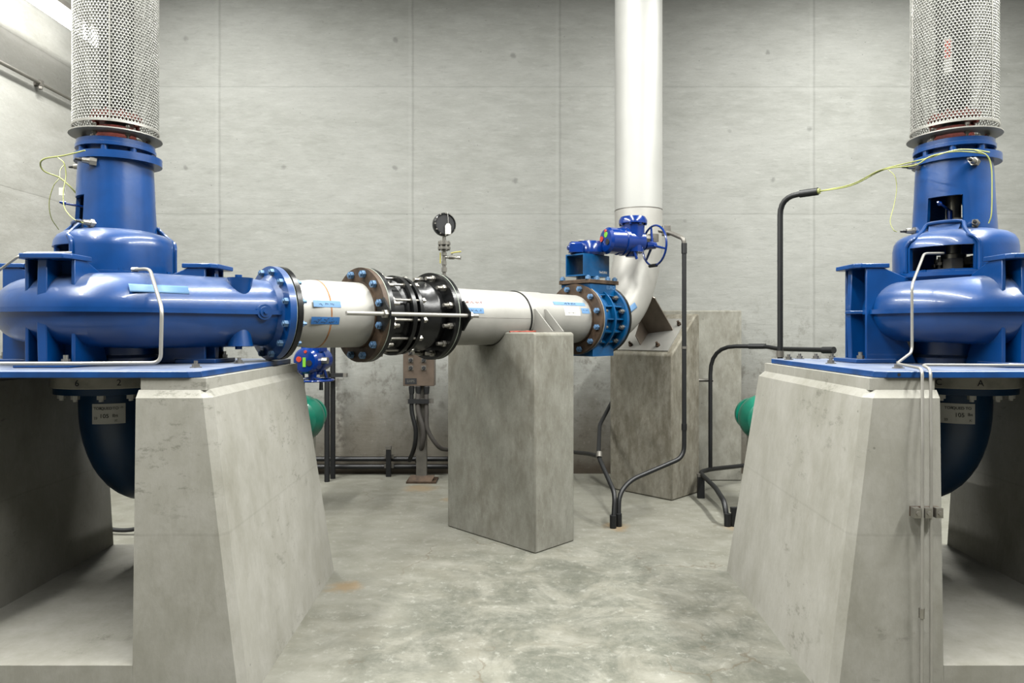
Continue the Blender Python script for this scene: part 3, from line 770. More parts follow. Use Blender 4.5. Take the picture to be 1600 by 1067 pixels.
# --- long pipe
s0 = -.805; t = pthing('discharge_pipe', 'long stainless discharge pipe resting on the middle concrete pier', 'pipe', s0)
L = .805+.747
b = MB(); b.lathe([(.203, .003), (.203, L-.033)], axis=XA, seg=64); b.obj('pipe_body', M['pipe'], t)
b = MB(); b.ring(.2985, .20, .0008, .030, axis=XA, seg=64); b.obj('flange', M['black'], t, label='black flange')
b = MB(); b.ring(.2985, .20, L-.034, L-.0008, axis=XA, seg=64); b.ring(.213, .2, L-.046, L-.034, axis=XA, seg=56); b.obj('flange', M['brown'], t, label='rusty brown flange')
boltring(t, BLUEHEAD, L-.035, .262, 12)
# wear band (open at the bottom, where the pier cradles the pipe)
def halfband(b, x0, x1, r0, r1, a0, a1, n=30):
    vs = []; fs = []
    for i in range(n+1):
        a = math.radians(a0+(a1-a0)*i/n); c, s = -math.cos(a), math.sin(a)
        vs += [(x0, c*r0, s*r0), (x1, c*r0, s*r0), (x1, c*r1, s*r1), (x0, c*r1, s*r1)]
        if i:
            p = 4*(i-1); q = 4*i
            for k in range(4): fs.append((p+k, p+(k+1) % 4, q+(k+1) % 4, q+k))
    fs += [(0, 1, 2, 3), (q, q+3, q+2, q+1)]
    return b.add(vs, fs)
b = MB(); halfband(b, .78, .79, .2035, .2105, -26, 206); b.obj('band_edge', M['black'], t)
b = MB(); halfband(b, .79, 1.04, .2032, .2085, -26, 206); bd = b.obj('wear_band', M['pipe'], t)
b = MB(); b.ring(.2036, .2, 1.04, 1.044, axis=XA, seg=56); b.obj('weld_line', M['galv'], t)
b = MB(); b.cyl((.03, -.2034*math.cos(math.radians(-2)), .2034*math.sin(math.radians(-2))), (.78, -.2034*math.cos(math.radians(-2)), .2034*math.sin(math.radians(-2))), .0012, seg=6); b.obj('seam', M['galv'], t)
patch(t, 'tape', M['tape'], .203, .15, .30, 6, 17, label='pale blue masking tape'); scribble(t, M['ink'], .203, .18, .28, 12, 2, 8)
scribble(t, M['redink'], .203, .15, .30, 29, 3, 9, .0016)
patch(t, 'tape', M['tape'], .203, 1.07, 1.46, 31, 40, label='pale blue masking tape, long strip'); scribble(t, M['ink'], .203, 1.20, 1.34, 35.5, 2.4, 10, .002)
patch(t, 'shipping_label', M['paper'], .203, 1.17, 1.36, 6, 28, label='white paper label'); scribble(t, M['ink'], .203, 1.21, 1.30, 13, 1.4, 12, .0009)
patch(t, 'tape', M['tape'], .203, 1.385, 1.485, 12, 25, label='pale blue masking tape, short piece'); scribble(t, M['ink'], .203, 1.40, 1.47, 20, 1.4, 13)
# --- saddle on the pier
t = pthing('pipe_saddle', 'stainless saddle bracket with triangular gussets on the middle pier', 'pipe saddle', 0)
for sg in (-1, 1):
    b = MB(); zb = 1.546-PRZ
    y0, y1 = (-.39, -.215) if sg < 0 else (.215, .39)
    b.box(.0, .135, y0, y1, zb, zb+.008)
    for x in (.004, .122):
        b.prism([(sg*.39, zb+.008), (sg*.19, zb+.008), (sg*.202, .02), (sg*.198, .065), (sg*.22, .065)], (0, 0, 0), (0, 1, 0), ZZ, XA, x, x+.009)
    b.obj('gusset', M['steel'], t)
    b = MB(); b.cyl((.065, sg*.31, zb+.008), (.065, sg*.31, zb+.024), .018, seg=6); b.cyl((.065, sg*.31, zb+.02), (.065, sg*.31, zb+.045), .011, seg=10); b.obj('anchor_bolt', M['bright'], t)
# --- middle pier with a cradle for the pipe
pr = thing('pipe_pier', 'tall rectangular concrete pier under the pipe in the middle of the floor', 'concrete pier', (0, 5.29, 0), PI/4)
arc = []; r0 = .208; a_ = math.asin((1.545-PRZ)/r0)
poly = [(-.478, 0), (.478, 0), (.478, 1.530), (.463, 1.545)]
for k in range(21):
    a = a_+(-PI-2*a_)*k/20
    poly.append((math.cos(a)*r0, PRZ+math.sin(a)*r0))
poly += [(-.463, 1.545), (-.478, 1.530)]
b = MB(); b.prism(poly, (0, 0, 0), (0, 1, 0), ZZ, XA, -.275, .145); b.obj('pier_body', M['pier'], pr, bevel=.010, angle=20)
b = MB(); b.box(-.276, .05, -.30, -.212, 1.546, 1.552); b.tube(curve([(-.27, -.205, 1.553), (-.15, -.209, 1.554), (0, -.207, 1.555), (.14, -.213, 1.553)], 5), .007, 6)
sl = MB(); sl.tube(curve([(-.27, -.22, 1.548), (-.2, -.235, 1.549), (-.15, -.215, 1.549), (-.05, -.232, 1.549), (.0, -.22, 1.549)], 5), [.006+.004*random.random() for _ in range(21)], 6)
sl.tube(curve([(.138, -.215, 1.548), (.139, -.25, 1.548), (.14, -.3, 1.548)], 4), .005, 6)
sl.obj('sealant_bead', M['sealant'], pr)

# ================================================================== plug valve and actuator
s0 = .748; t = pthing('plug_valve', 'bright blue ribbed plug valve between the pipe and the elbow', 'valve', s0)
L = .349
b = MB()
b.ring(.298, .19, .0008, .034, axis=XA, seg=64); b.ring(.298, .19, L-.034, L-.0008, axis=XA, seg=64)
b.lathe([(.22, .03), (.235, .10), (.24, L/2), (.235, L-.10), (.22, L-.03)], axis=XA, seg=48)
b.obj('body', M['teal'], t)
b = MB(); b.ring(.3, .28, -.0002, .004, axis=XA, seg=64); b.obj('gasket', M['grout'], t)
b = MB()
for a in (-48, -24, 0, 24, 50):
    a = math.radians(a); dy, dz = -math.cos(a), math.sin(a)
    p = [(.03, .225), (L-.03, .225), (L-.03, .262), (L/2, .275), (.03, .262)]
    b.prism(p, (0, 0, 0), XA, (0, dy, dz), (0, -dz, dy), -.006, .006)
halfband(b, L/2-.008, L/2+.008, .23, .285, -70, 60, 24)
b.box(.03, L-.03, -.15, .15, -.315, -.20)
b.obj('rib', M['teal'], t)
# bonnet
b = MB(); b.prism([(.02, .14), (L-.02, .14), (L-.005, .30), (-.02, .30)], (0, 0, 0), XA, ZZ, (0, 1, 0), -.16, .16)
b.obj('bonnet', M['teal'], t, bevel=.006)
b = MB(); b.box(-.035, L+.02, -.17, .17, .301, .334); b.obj('bonnet_flange', M['brown'], t, bevel=.004, label='rusty brown bonnet flange')
for (x, y) in ((-.02, -.14), (.1, -.14), (.25, -.14), (L+.0, -.14), (-.02, .14), (L+.0, .14)):
    inst('bolt', BLUEHEAD, t, (x, y, .334), (PI, 0, 0))
m = Matrix.Rotation(PI/2, 4, 'X'); m.translation = (L/2+.09, -.1615, .272)
text('EURO', .045, M['tape'], 'cast_lettering', t, m)
boltring(t, STEELNUT, .034, .262, 12)
bb = MB(); bb.cyl((0, 0, -.001), (0, 0, -.026), .0215, seg=6); bb.cyl((0, 0, -.026), (0, 0, -.045), .0125, seg=10); NB2 = bb.mesh('nut', M['bright'])
boltring(t, NB2, L-.034, .262, 12)
# actuator bracket: open-ended steel box
b = MB(); zb = .366; zt = .555; hx = .175; hy = .10
xc = L/2-.025
b.box(xc-hx, xc+hx, -hy, hy, zb, zb+.012); b.box(xc-hx, xc+hx, -hy, hy, zt-.012, zt)
b.box(xc-hx, xc+hx, -hy, -hy+.010, zb+.012, zt-.012); b.box(xc-hx, xc-hx+.0001, 0, 0.0001, zb+.012, zb+.0121)
b.box(xc-hx, xc+hx, hy-.010, hy, zb+.012, zt-.012)
b.cyl((xc, 0, .334), (xc, 0, zb), .10, seg=32); b.cyl((xc, 0, zb+.012), (xc, 0, zt-.012), .035, seg=20)
b.obj('actuator_bracket', M['teal'], t, bevel=.003)
m = Matrix.Rotation(PI/2, 4, 'X'); m.translation = (xc+.09, -hy-.0012, zb+.04)
text('DeZURIK', .028, M['paper'], 'maker_plate', t, m)

def actuator(face_c, e, zt, wheel_t, label, wheel_vertical=False, scale=1.0):
    """electric actuator: face_c centre of display face, e horizontal axis (unit) from display to handwheel"""
    e = Vector(e).normalized(); side = Vector((e.y, -e.x, 0))    # camera side
    root = thing('valve_actuator', label, 'valve actuator', face_c, math.atan2(e.y, e.x), 'blue electric valve actuators')
    k = scale
    X = Vector((1, 0, 0))
    b = MB(); b.lathe([(.06*k, 0), (.095*k, .008*k), (.112*k, .03*k), (.112*k, .165*k), (.124*k, .168*k), (.124*k, .195*k), (.104*k, .198*k), (.10*k, .36*k)], axis=X, seg=40)
    b.lathe([(.075*k, .10*k), (.075*k, .16*k)], (.02*k, 0, -.045*k), X, 24)
    b.obj('housing', M['actblue'], root, angle=30)
    if not wheel_vertical:
        b = MB(); c = (.285*k, 0, 0); b.lathe([(.095*k, -.09*k), (.10*k, .15*k), (.122*k, .155*k), (.122*k, .185*k), (.105*k, .215*k), (.04*k, .22*k)], c, (0, 0, 1), 32)
        lid = b.obj('terminal_cover', M['actblue'], root)
        for i in range(8):
            a = 2*PI*i/8; MB().cyl((c[0]+math.cos(a)*.108*k, math.sin(a)*.108*k, .14*k), (c[0]+math.cos(a)*.108*k, math.sin(a)*.108*k, .185*k), .012*k, seg=8).obj('cover_bolt', M['actblue'], lid)
    # front details
    b = MB()
    if wheel_vertical: b.box(-.006, .012, -.016, .010, -.05*k, .03*k)
    else: b.cyl((-.004, -.02*k, .045*k), (.012, -.02*k, .045*k), .024*k, seg=24)
    b.obj('display', M['lcdgreen'], root, label='lit green display')
    for (y, z) in ((.045*k, .015*k),): MB().cyl((-.006, y, z), (.012, y, z), .024*k, .02*k, seg=20).obj('selector_knob', M['ledred'], root, label='red selector knob')
    MB().cyl((-.004, -.045*k, -.018*k), (.012, -.045*k, -.018*k), .026*k, seg=20).obj('selector_knob', M['dark'], root, label='black selector knob')
    MB().cyl((-.005, -.012*k, .078*k), (.012, -.012*k, .078*k), .012*k, seg=14).obj('indicator_lamp', M['ledred'], root, label='small red lamp')
    # handwheel
    R = .175*k
    b = MB(); n = 40
    if wheel_vertical:
        c = Vector((.12*k, -.02*k, -.17*k)); A1, A2, AN = Vector((1, 0, 0)), Vector((0, 1, 0)), Vector((0, 0, -1))
        hub0 = c+Vector((0, 0, .12*k))
    else:
        c = Vector((wheel_t, -.01*k, -.02*k)); A1, A2, AN = Vector((0, 1, 0)), Vector((0, 0, 1)), Vector((1, 0, 0))
        hub0 = c-AN*.10*k
    b.tube([c+A1*math.cos(2*PI*i/n)*R+A2*math.sin(2*PI*i/n)*R for i in range(n)], .0095*k, 10, closed=True)
    for j in range(3):
        a = math.radians(75+120*j) if not wheel_vertical else 2*PI*j/3; b.cyl(c-AN*.02*k, c+(A1*math.cos(a)+A2*math.sin(a))*R, .013*k, .009*k, seg=10)
    b.cyl(hub0, c+AN*.01*k, .045*k, .03*k, seg=24)
    hw = b.obj('handwheel', M['actblue'], root)
    a = math.radians(-85); q = c+(A1*math.cos(a)+A2*math.sin(a))*R
    if wheel_vertical: MB().cyl(c+A1*R+AN*.0, c+A1*R+AN*.10*k, .014*k, .018*k, seg=12).obj('crank_grip', M['rubber'], hw)
    else: MB().cyl(q-A1*.05*k, q+A1*.05*k, .016*k, seg=12).obj('crank_grip', M['rubber'], hw)
    # small lever and gear foot
    b = MB(); b.cyl((.27*k, 0, -.08*k), (.27*k, 0, -.13*k), .06*k, .05*k, seg=24); b.cyl((.25*k, -.07*k, -.09*k), (.27*k, -.08*k, -.155*k), .012*k, seg=8)
    b.obj('drive_flange', M['actblue'], root)
    return root
e = Vector((.91, .41, 0)).normalized()
fc = Vector((1.012, 5.9, 2.324))+e*(-.272)
act = actuator(fc, e, 0, .50, 'blue electric actuator with handwheel on top of the plug valve')
# conduit hub on the actuator
b = MB(); b.cyl((.33, 0, .03), (.56, .06, .055), .03, seg=12); b.box(.50, .57, .02, .09, .02, .09); b.cyl((.36, -.03, .03), (.42, -.02, .03), .04, seg=8)
b.obj('conduit_fitting', M['galv'], act)
# worm gearbox on the bracket, tied to the actuator
sv = Vector((.748+.175, 0, 0)); gx = sv.x*.70711; gy = 5.29+sv.x*.70711
gb = thing('worm_gearbox', 'low blue worm gearbox between the valve bracket and the actuator', 'gearbox', (gx, gy, PRZ+.556), 0)
b = MB(); b.lathe([(.125, 0), (.14, .02), (.14, .085), (.12, .115), (.06, .13)], (0, 0, 0), (0, 0, 1), 40); b.obj('gear_case', M['actblue'], gb)
b = MB(); b.cyl((-.17, -.10, .055), (.16, .04, .075), .055, .06, 24); b.cyl((-.20, -.113, .053), (-.17, -.10, .055), .02, seg=10); b.box(-.19, -.07, -.16, -.05, .01, .09)
b.obj('worm_housing', M['actblue'], gb, bevel=.006)
b = MB(); b.cyl((-.08, -.06, .118), (-.08, -.06, .128), .03, seg=20); b.obj('position_indicator', M['grout'], gb)

# ================================================================== elbow and riser
s0 = 1.099; t = pthing('riser_pipe', 'large stainless elbow and riser pipe climbing the back wall', 'pipe', s0)
R = .56; rr = .222
pts = [(0.03, 0, 0)]
for k in range(0, 17):
    a = PI/2*k/16; pts.append((R*math.sin(a), 0, .84*(1-math.cos(a))))
rad = [.212]+[.214+(rr-.214)*k/16 for k in range(17)]
b = MB(); b.tube(pts+[(R, 0, 1.035)], rad+[rr], 56); b.obj('elbow', M['pipe'], t, angle=50)
b = MB(); b.lathe([(rr, 1.037), (rr, CZ-PRZ-.002)], (R, 0, 0), (0, 0, 1), 64); b.obj('riser', M['riser'], t)
b = MB(); b.ring(rr+.002, rr-.004, 1.034, 1.041, (R, 0, 0), seg=64); b.obj('weld_line', M['galv'], t)
b = MB(); b.ring(.2985, .2, .0008, .030, axis=XA, seg=64); b.obj('flange', M['black'], t)
# tape stuck on the side of the elbow
b = MB(); a = math.radians(19); c = Vector((R*math.sin(a), 0, R-R*math.cos(a)))
vs = []
for i in range(5):
    ph = math.radians(8+3.5*i)
    for q in (-.055, .045):
        aa = a+q/R*1.4; cc = Vector((R*math.sin(aa), 0, .84*(1-math.cos(aa)))); nn = Vector((-math.sin(aa), 0, math.cos(aa)))
        vs.append(cc+(Vector((0, -1, 0))*math.cos(ph)+nn*math.sin(ph))*(.2205))
b.add(vs, [(2*i, 2*i+1, 2*i+3, 2*i+2) for i in range(4)])
o = b.obj('tape', M['tape'], t, label='pale blue masking tape'); mo = o.modifiers.new('thickness', 'SOLIDIFY'); mo.thickness = .001
# floor-supported thrust block behind the elbow: sloped top towards the pipe
tb = thing('thrust_block', 'sloped concrete thrust block under the riser elbow', 'concrete block', (0, 5.29, 0), PI/4)
b = MB(); sA, sB, hw = 1.69, 2.45, .36
poly = [(sA, 0), (sA, 1.335), (sA+.025, 1.36), (sB-.30, 1.74), (sB-.2, 1.76), (sB, 1.76), (sB, 0)]
yb = [p for p in poly]
# trim so the block stays in front of the back wall: limited by plane y=WALLY
b.prism([(1.69, 0), (1.69, 1.335), (1.715, 1.36), (2.10, 1.70), (2.14, 1.72), (2.18, 1.72), (2.18, 0)], (0, 0, 0), XA, ZZ, (0, 1, 0), -.345, .36)
b.obj('block_body', M['block'], tb, bevel=.014, angle=20)
wb = MB().box(1.40, 2.36, 7.09, WALLY-.001, 0, 1.77).obj('wall_buttress', M['pier'], None, bevel=.012)
tag(wb, 'pale rectangular concrete buttress against the back wall behind the black conduits', 'concrete block')
# angle bracket that carries the elbow heel
br = thing('elbow_bracket', 'brown-tinted steel angle bracket bolted on the thrust block slope', 'bracket', (0, 5.29, 0), PI/4)
sl_ = lambda s: 1.36+(s-1.715)*(.34/.385)       # slope surface height
def sp(s, y, h=0): return Vector((s, y, sl_(s)+h))
b = MB(); ux = Vector((.385, 0, .34)).normalized(); nz = Vector((-.34, 0, .385)).normalized()
o0 = Vector((1.725, 0, sl_(1.725)))+nz*.0005
b.prism([(-.005, -.285), (.45, -.275), (.45, .33), (-.005, .33)], o0, ux, (0, 1, 0), nz, 0, .010)
b.obj('seat_plate', M['steel'], br)
def plate(pts, th, nrm, nm, m):
    nrm = Vector(nrm).normalized()*th; n = len(pts); b = MB()
    b.add([Vector(p) for p in pts]+[Vector(p)+nrm for p in pts], [tuple(range(n))[::-1], tuple(range(n, 2*n))]+[(i, (i+1) % n, n+(i+1) % n, n+i) for i in range(n)])
    return b.obj(nm, m, br)
M['platebrown'] = paint('brownish_steel', srgb(150, 136, 122), .4, .5, var=.12)
q = o0+nz*.0105
G = lambda a, y, h: q+ux*a+Vector((0, y, 0))+nz*h
c0 = (.235, .05)
plate([G(.065, .05, 0), G(.235, .05, 0), G(.235, .05, .185), G(.065, .05, .12)], .008, (0, 1, 0), 'web_plate', M['platebrown'])
H = lambda tt, h: G(.235+.045*tt, .05-.255*tt, h)
plate([H(0, 0), H(1, 0), H(1, .03), H(.90, .40), H(.85, .415), H(.62, .42), H(.2, .42), H(0, .38)], .008, (1, 0, .9), 'back_plate', M['platebrown'])
for (a, y) in ((.06, .16), (.06, -.15), (.36, -.24), (.4, .25)):
    bb = MB(); p = G(a, y, 0); bb.cyl(p, p+nz*.018, .022, seg=6); bb.cyl(p+nz*.018, p+nz*.045, .012, seg=10); bb.obj('anchor_bolt', M['brown'], br)

# ================================================================== pressure gauge on the pipe
gc = P(694, 351, 4.796)
gt = thing('pressure_gauge', 'black round pressure gauge with white tag standing on the pipe', 'pressure gauge', (gc.x, gc.y, PRZ+.2035), 0)
zc = gc.z-PRZ-.2035
b = MB(); f = Vector((.42, -.9, 0)).normalized()
b.lathe([(.060, -.05), (.078, -.03), (.081, -.02), (.081, .02), (.074, .032), (.070, .032), (.068, .024)], (0, 0, zc), f, 40); b.obj('gauge_case', M['black'], gt)
b = MB(); b.cyl(Vector((0, 0, zc))+f*.0245, Vector((0, 0, zc))+f*.026, .067, seg=32); b.obj('gauge_dial', M['dark'], gt)
b = MB()
for k in range(12):
    a = 2*PI*k/12; r_ = Vector((-f.y, f.x, 0)); p = Vector((0, 0, zc))+(r_*math.cos(a)+ZZ*math.sin(a))*.076; b.cyl(p+f*.024, p+f*.036, .005, seg=6)
b.obj('bezel_screw', M['bright'], gt)
b = MB(); b.mat(M['bright']); b.cyl((0, 0, 0), (0, 0, .05), .026, seg=20); b.cyl((0, 0, .05), (0, 0, .09), .017, seg=6); b.cyl((0, 0, .09), (0, 0, .30), .0125, seg=14)
b.cyl((0, 0, .11), (0, 0, .14), .021, seg=6); b.cyl((0, 0, .16), (0, 0, .185), .019, seg=6); b.cyl((0, 0, .225), (0, 0, .25), .02, seg=6)
b.cyl((0, 0, .268), (0, 0, .285), .044, seg=28); b.cyl((0, 0, .300), (0, 0, .317), .044, seg=28); b.cyl((0, 0, .28), (0, 0, zc-.07), .013, seg=12)
for k in range(6):
    a = 2*PI*k/6; b.cyl((math.cos(a)*.034, math.sin(a)*.034, .26), (math.cos(a)*.034, math.sin(a)*.034, .328), .0075, seg=6)
b.obj('stem_fittings', None, gt)
b = MB(); b.cyl((.0, 0, .215), (.115, -.02, .208), .010, seg=12); b.cyl((.035, -.006, .213), (.07, -.012, .211), .016, seg=6); b.cyl((.095, -.016, .209), (.118, -.02, .208), .014, seg=10); b.cyl((.055, -.01, .211), (.055, -.01, .24), .006, seg=8); vb = b.obj('bleed_valve', M['bright'], gt)
b = MB(); b.tube([(.048, -.01, .24), (.07, -.01, .246), (.12, -.015, .252)], .005, 6); b.obj('valve_handle', M['yellowhandle'], vb)
b = MB(); b.box(-.030, -.022, -.012, -.004, .17, .245); b.obj('isolating_handle', M['yellowhandle'], gt)
b = MB(); r_ = Vector((-f.y, f.x, 0)); o0 = Vector((0, 0, zc))+f*.0345
b.prism([(-.005, -.07), (.038, -.07), (.038, -.012), (.028, .005), (.008, .005), (-.005, -.012)], o0, r_, ZZ, f, 0, .0012)
tg_ = b.obj('paper_tag', M['paper'], gt); b = MB(); b.tube([o0+r_*.018+ZZ*.003, o0+r_*.016+ZZ*.04+f*.003, o0+r_*.012+ZZ*.083], .0012, 5); b.obj('tag_string', M['paper'], tg_)

# ================================================================== conduits
def conduit(name, label, runs, r, m, rad=.09, group=None, extras=(), cat='conduit'):
    p0 = Vector(runs[0][0]); t = thing(name, label, cat, p0, 0, group)
    b = MB()
    for run in runs: b.tube(bend([Vector(p)-p0 for p in run], rad), r, 14)
    b.obj('conduit_run', m, t)
    for (a, c, rr_, mm, nm) in extras: MB().cyl(Vector(a)-p0, Vector(c)-p0, rr_, seg=16).obj(nm, mm, t)
    return t
def fl(px, py):  # point on the floor seen at that place
    d = F*EYE/(py-CY); return Vector(((px-CX)/F*d, d, 0))
c1 = fl(965, 822); d1 = 5.86; r = .019
top = act.location+Vector((math.cos(math.atan2(e.y, e.x))*.565, math.sin(math.atan2(e.y, e.x))*.565, .055))+Vector((-.02, .05, 0))
endp = P(1069, 377, d1)
conduit('black_conduit', 'black conduit dropping from the valve actuator down to the floor by the pier',
        [[P(1069, 383, d1), P(1069, 714, d1), P(985, 750, 5.60), P(967, 772, 5.50), c1+Vector((.008, 0, 0))]], r, M['rubber'], .10,
        extras=[(P(1069, 380, d1), P(1069, 396, d1), .024, M['rubber'], 'coupling'), (c1+Vector((.008, 0, 0)), c1+Vector((.008, 0, .10)), .026, M['rubber'], 'floor_sleeve'),
                (P(1069, 545, d1), P(1069, 541, d1), .023, M['galv'], 'tie_wrap'), (P(1069, 662, d1), P(1069, 672, d1), .023, M['rubber'], 'coupling')])
c2 = fl(962, 826)
conduit('black_conduit', 'black conduit rising from the floor and passing left of the thrust block',
        [[c2+Vector((-.018, .02, 0)), P(961, 772, 5.45), P(935, 713, 5.90), P(937, 664, 6.55), P(956, 628, 7.15)], [P(936, 713, 5.9), P(920, 709, 6.3), P(893, 706, 7.2)]], r, M['rubber'], .07,
        extras=[(P(936, 714, 5.88), P(936, 706, 5.9), .027, M['galv'], 'coupling'), (c2+Vector((-.018, .02, 0)), c2+Vector((-.018, .02, .10)), .026, M['rubber'], 'floor_sleeve')])
ce = [o for o in D.objects if o.name.startswith('black_conduit')][0]
p0 = ce.location
MB().tube([Vector(p)-p0 for p in bend([P(1030, 360, 6.08), P(1048, 364, 6.0), P(1068, 373, d1), P(1069, 384, d1)], .05)], .019, 12).obj('elbow_fitting', M['galv'], ce, label='bare steel elbow')
b_ = MB(); q_ = P(1041, 361, 6.04)-p0; b_.box(q_.x-.035, q_.x+.035, q_.y-.03, q_.y+.03, q_.z-.04, q_.z+.05); b_.obj('junction_fitting', M['galv'], ce, bevel=.004)
# right side conduit
c3 = fl(1137, 822)
conduit('black_conduit', 'black conduit bending over from the buttress to the right pump',
        [[P(1110, 733, 6.6), P(1110, 541, 6.6), P(1196, 541, 6.2), P(1215, 545, 6.05), P(1303, 547, 5.1)]], r, M['rubber'], .30,
        extras=[(P(1170, 541, 6.3), P(1196, 541, 6.2), .024, M['rubber'], 'coupling'), (P(1085, 594, 6.68), P(1114, 594, 6.66), .016, M['galv'], 'strut_clamp'), (P(1286, 547, 5.2), P(1303, 547, 5.1), .026, M['rubber'], 'connector')])
conduit('black_conduit', 'low black conduit snaking along the floor beside the right plinth',
        [[c3+Vector((0, 0, .02)), c3+Vector((-.01, .05, .18)), P(1118, 762, 5.9), P(1093, 738, 6.45), P(1110, 733, 6.6), P(1165, 727, 7.0)],], r*1.1, M['rubber'], .08,
        extras=[(c3+Vector((0, 0, 0)), c3+Vector((0, 0, .1)), .028, M['rubber'], 'floor_sleeve')])
t = thing('conduit_stand', 'short black strut stand on the floor by the low conduit', 'conduit support', fl(1095, 778), 0)
MB().box(-.03, .03, -.02, .02, 0, .20).obj('strut', M['rubber'], t); MB().box(-.032, .032, -.022, .022, .20, .225).obj('cap', M['galv'], t)
t = thing('conduit_stand', 'black strut stand half hidden behind the right plinth edge', 'conduit support', fl(1146, 822), 0)
MB().box(-.02, .14, -.02, .02, .11, .15).obj('strut', M['rubber'], t); MB().box(-.015, .03, -.02, .02, 0, .11).obj('leg', M['rubber'], t)
# tall conduit with flared end by the right pump
q0 = P(1219, 556, 4.62); q0.z = 0
conduit('black_conduit', 'tall black gooseneck conduit beside the right pump feeding yellow cables',
        [[q0, P(1219, 308, 4.62), P(1278, 299, 4.42)]], .0185, M['rubber'], .32,
        extras=[(P(1250, 303, 4.5), P(1278, 299, 4.42), .025, M['rubber'], 'cable_gland'), (P(1276, 299.2, 4.425), P(1281, 298.5, 4.41), .018, M['yellow'], 'bushing'), (P(1219, 558, 4.62), P(1219, 548, 4.62), .024, M['galv'], 'coupling')])
# left rack against the wall
yw = 7.36
for (py, lab) in ((717, 'upper black conduit running low along the back wall behind the control post'), (729, 'lower black conduit running low along the back wall behind the control post')):
    conduit('wall_run_conduit', lab, [[P(440, py, yw), P(700, py, yw)]], .026, M['rubber'], group='black conduits along the foot of the wall')
for (px, dz, lab) in ((511, 7.05, 'left one of two upright black conduits near the left plinth'), (520, 7.2, 'right one of two upright black conduits near the left plinth')):
    conduit('upright_conduit', lab, [[P(px, 520 if px > 515 else 580, dz), Vector((P(px, 728, dz).x, dz, .0))]], .027, M['rubber'], .05, group='upright black conduits')
t = thing('conduit_stand', 'short strut stand holding the low conduits on the back wall', 'conduit support', Vector((P(608, 700, 7.33).x, 7.30, 0)), 0)
MB().box(-.025, .025, -.02, .02, 0, P(608, 702, 7.3).z).obj('strut', M['rubber'], t); MB().box(-.03, .03, -.024, .024, P(608, 702, 7.3).z, P(608, 697, 7.3).z).obj('cap', M['galv'], t)
for py in (714, 729): MB().box(-.05, .05, .02, .032, P(0, py+3, 7.3).z, P(0, py-3, 7.3).z).obj('pipe_clamp', M['galv'], t)
t = thing('strut_bracket', 'small strut channel arm clamping the upright conduits', 'bracket', P(522, 586, 7.1), 0)
MB().box(-.14, .10, -.03, .03, -.02, .02).obj('channel', M['rubber'], t); MB().box(.10, .135, -.03, .03, -.02, .02).obj('end_cap', M['galv'], t)
# dark gap seen through the left plinth: cable behind
conduit('floor_cable', 'black cable lying behind the left plinth, seen through its opening', [[P(140, 812, 5.25), P(165, 826, 5.22), P(190, 829, 5.2), P(212, 827, 5.2), P(235, 818, 5.2)]], .016, M['rubber'], .1, cat='cable')

# ================================================================== control station
base = fl(657, 752); dC = base.y
t = thing('control_station', 'steel push-button control box on a post by the back wall', 'control station', (base.x, dC, 0), 0)
def lz(py): return EYE+(CY-py)/F*dC
def lx(px): return (px-CX)/F*dC-base.x
MB().box(lx(632), lx(680), -.09, .06, lz(602), lz(528)).obj('enclosure', M['boxsteel'], t, bevel=.004)
b = MB(); b.box(lx(632)-.004, lx(632)+.001, -.08, .05, lz(600), lz(530)); 
for py in (562, 574): 
    for px in (644, 664):
        z = lz(py); x = lx(px)
        bz = MB().box(x-.024, x+.024, -.096, -.0905, z-.024, z+.024).obj('button_plate', M['galv'], t)
        MB().cyl((x, -.096, z), (x, -.128, z), .018, .015, 18).obj('push_button', M['dark'], bz)
for py in (550,):
    for px in (644, 664):
        z = lz(py); x = lx(px); bz = MB().box(x-.024, x+.024, -.096, -.0905, z-.024, z+.024).obj('button_plate', M['galv'], t); MB().cyl((x, -.096, z), (x, -.128, z), .018, .015, 18).obj('push_button', M['dark'], bz)
b = MB().box(lx(635), lx(653), -.094, -.0905, lz(599), lz(590)).obj('nameplate', M['dark'], t)
m = Matrix.Rotation(PI/2, 4, 'X'); m.translation = ((lx(635)+lx(653))/2, -.0945, lz(594.5)); text('LHPS', .035, M['galv'], 'lettering', b, m)
MB().box(lx(651), lx(667), -.03, .03, .02, lz(602)).obj('post', M['galv'], t)
b = MB(); b.box(lx(637), lx(683), -.11, .13, .001, .02); b.add([(lx(640), -.1, .02), (lx(676), -.1, .02), (lx(676), .05, .02), (lx(640), .05, .02), (lx(642), -.02, .07), (lx(680), -.02, .07)], [(0, 1, 5, 4), (3, 4, 5, 2), (0, 4, 3), (1, 2, 5), (0, 3, 2, 1)])
b.obj('base_plate', M['brown'], t)
b = MB(); b.box(lx(636), lx(678), -.06, -.032, lz(629), lz(622)); b.obj('strut_channel', M['galv'], t)
MB().box(lx(640), lx(672), -.108, -.095, lz(629), lz(622)).obj('pipe_clamp', M['rubber'], t)
b = MB(); 
for i, (px, ex, ey) in enumerate(((645, 635, 725), (655, 648, 727), (668, 702, 708))):
    z1 = lz(602); pts = [(lx(px), -.075, z1), (lx(px), -.075, lz(640)), (lx(px+(6 if i == 0 else 8 if i == 1 else 2)), -.075, lz(670)), (lx((px+ex)/2+(8 if i < 2 else 2)), -.03, lz(698)), (lx(ex), .2, lz(ey))]
    MB().tube(curve(pts, 6), .022 if i != 1 else .026, 12).obj('flexible_conduit', M['flex'] if i else M['rubber'], t)
    MB().cyl((lx(px), -.075, lz(603)), (lx(px), -.075, lz(614)), .032, .026, 14).obj('conduit_hub', M['rubber'], t)

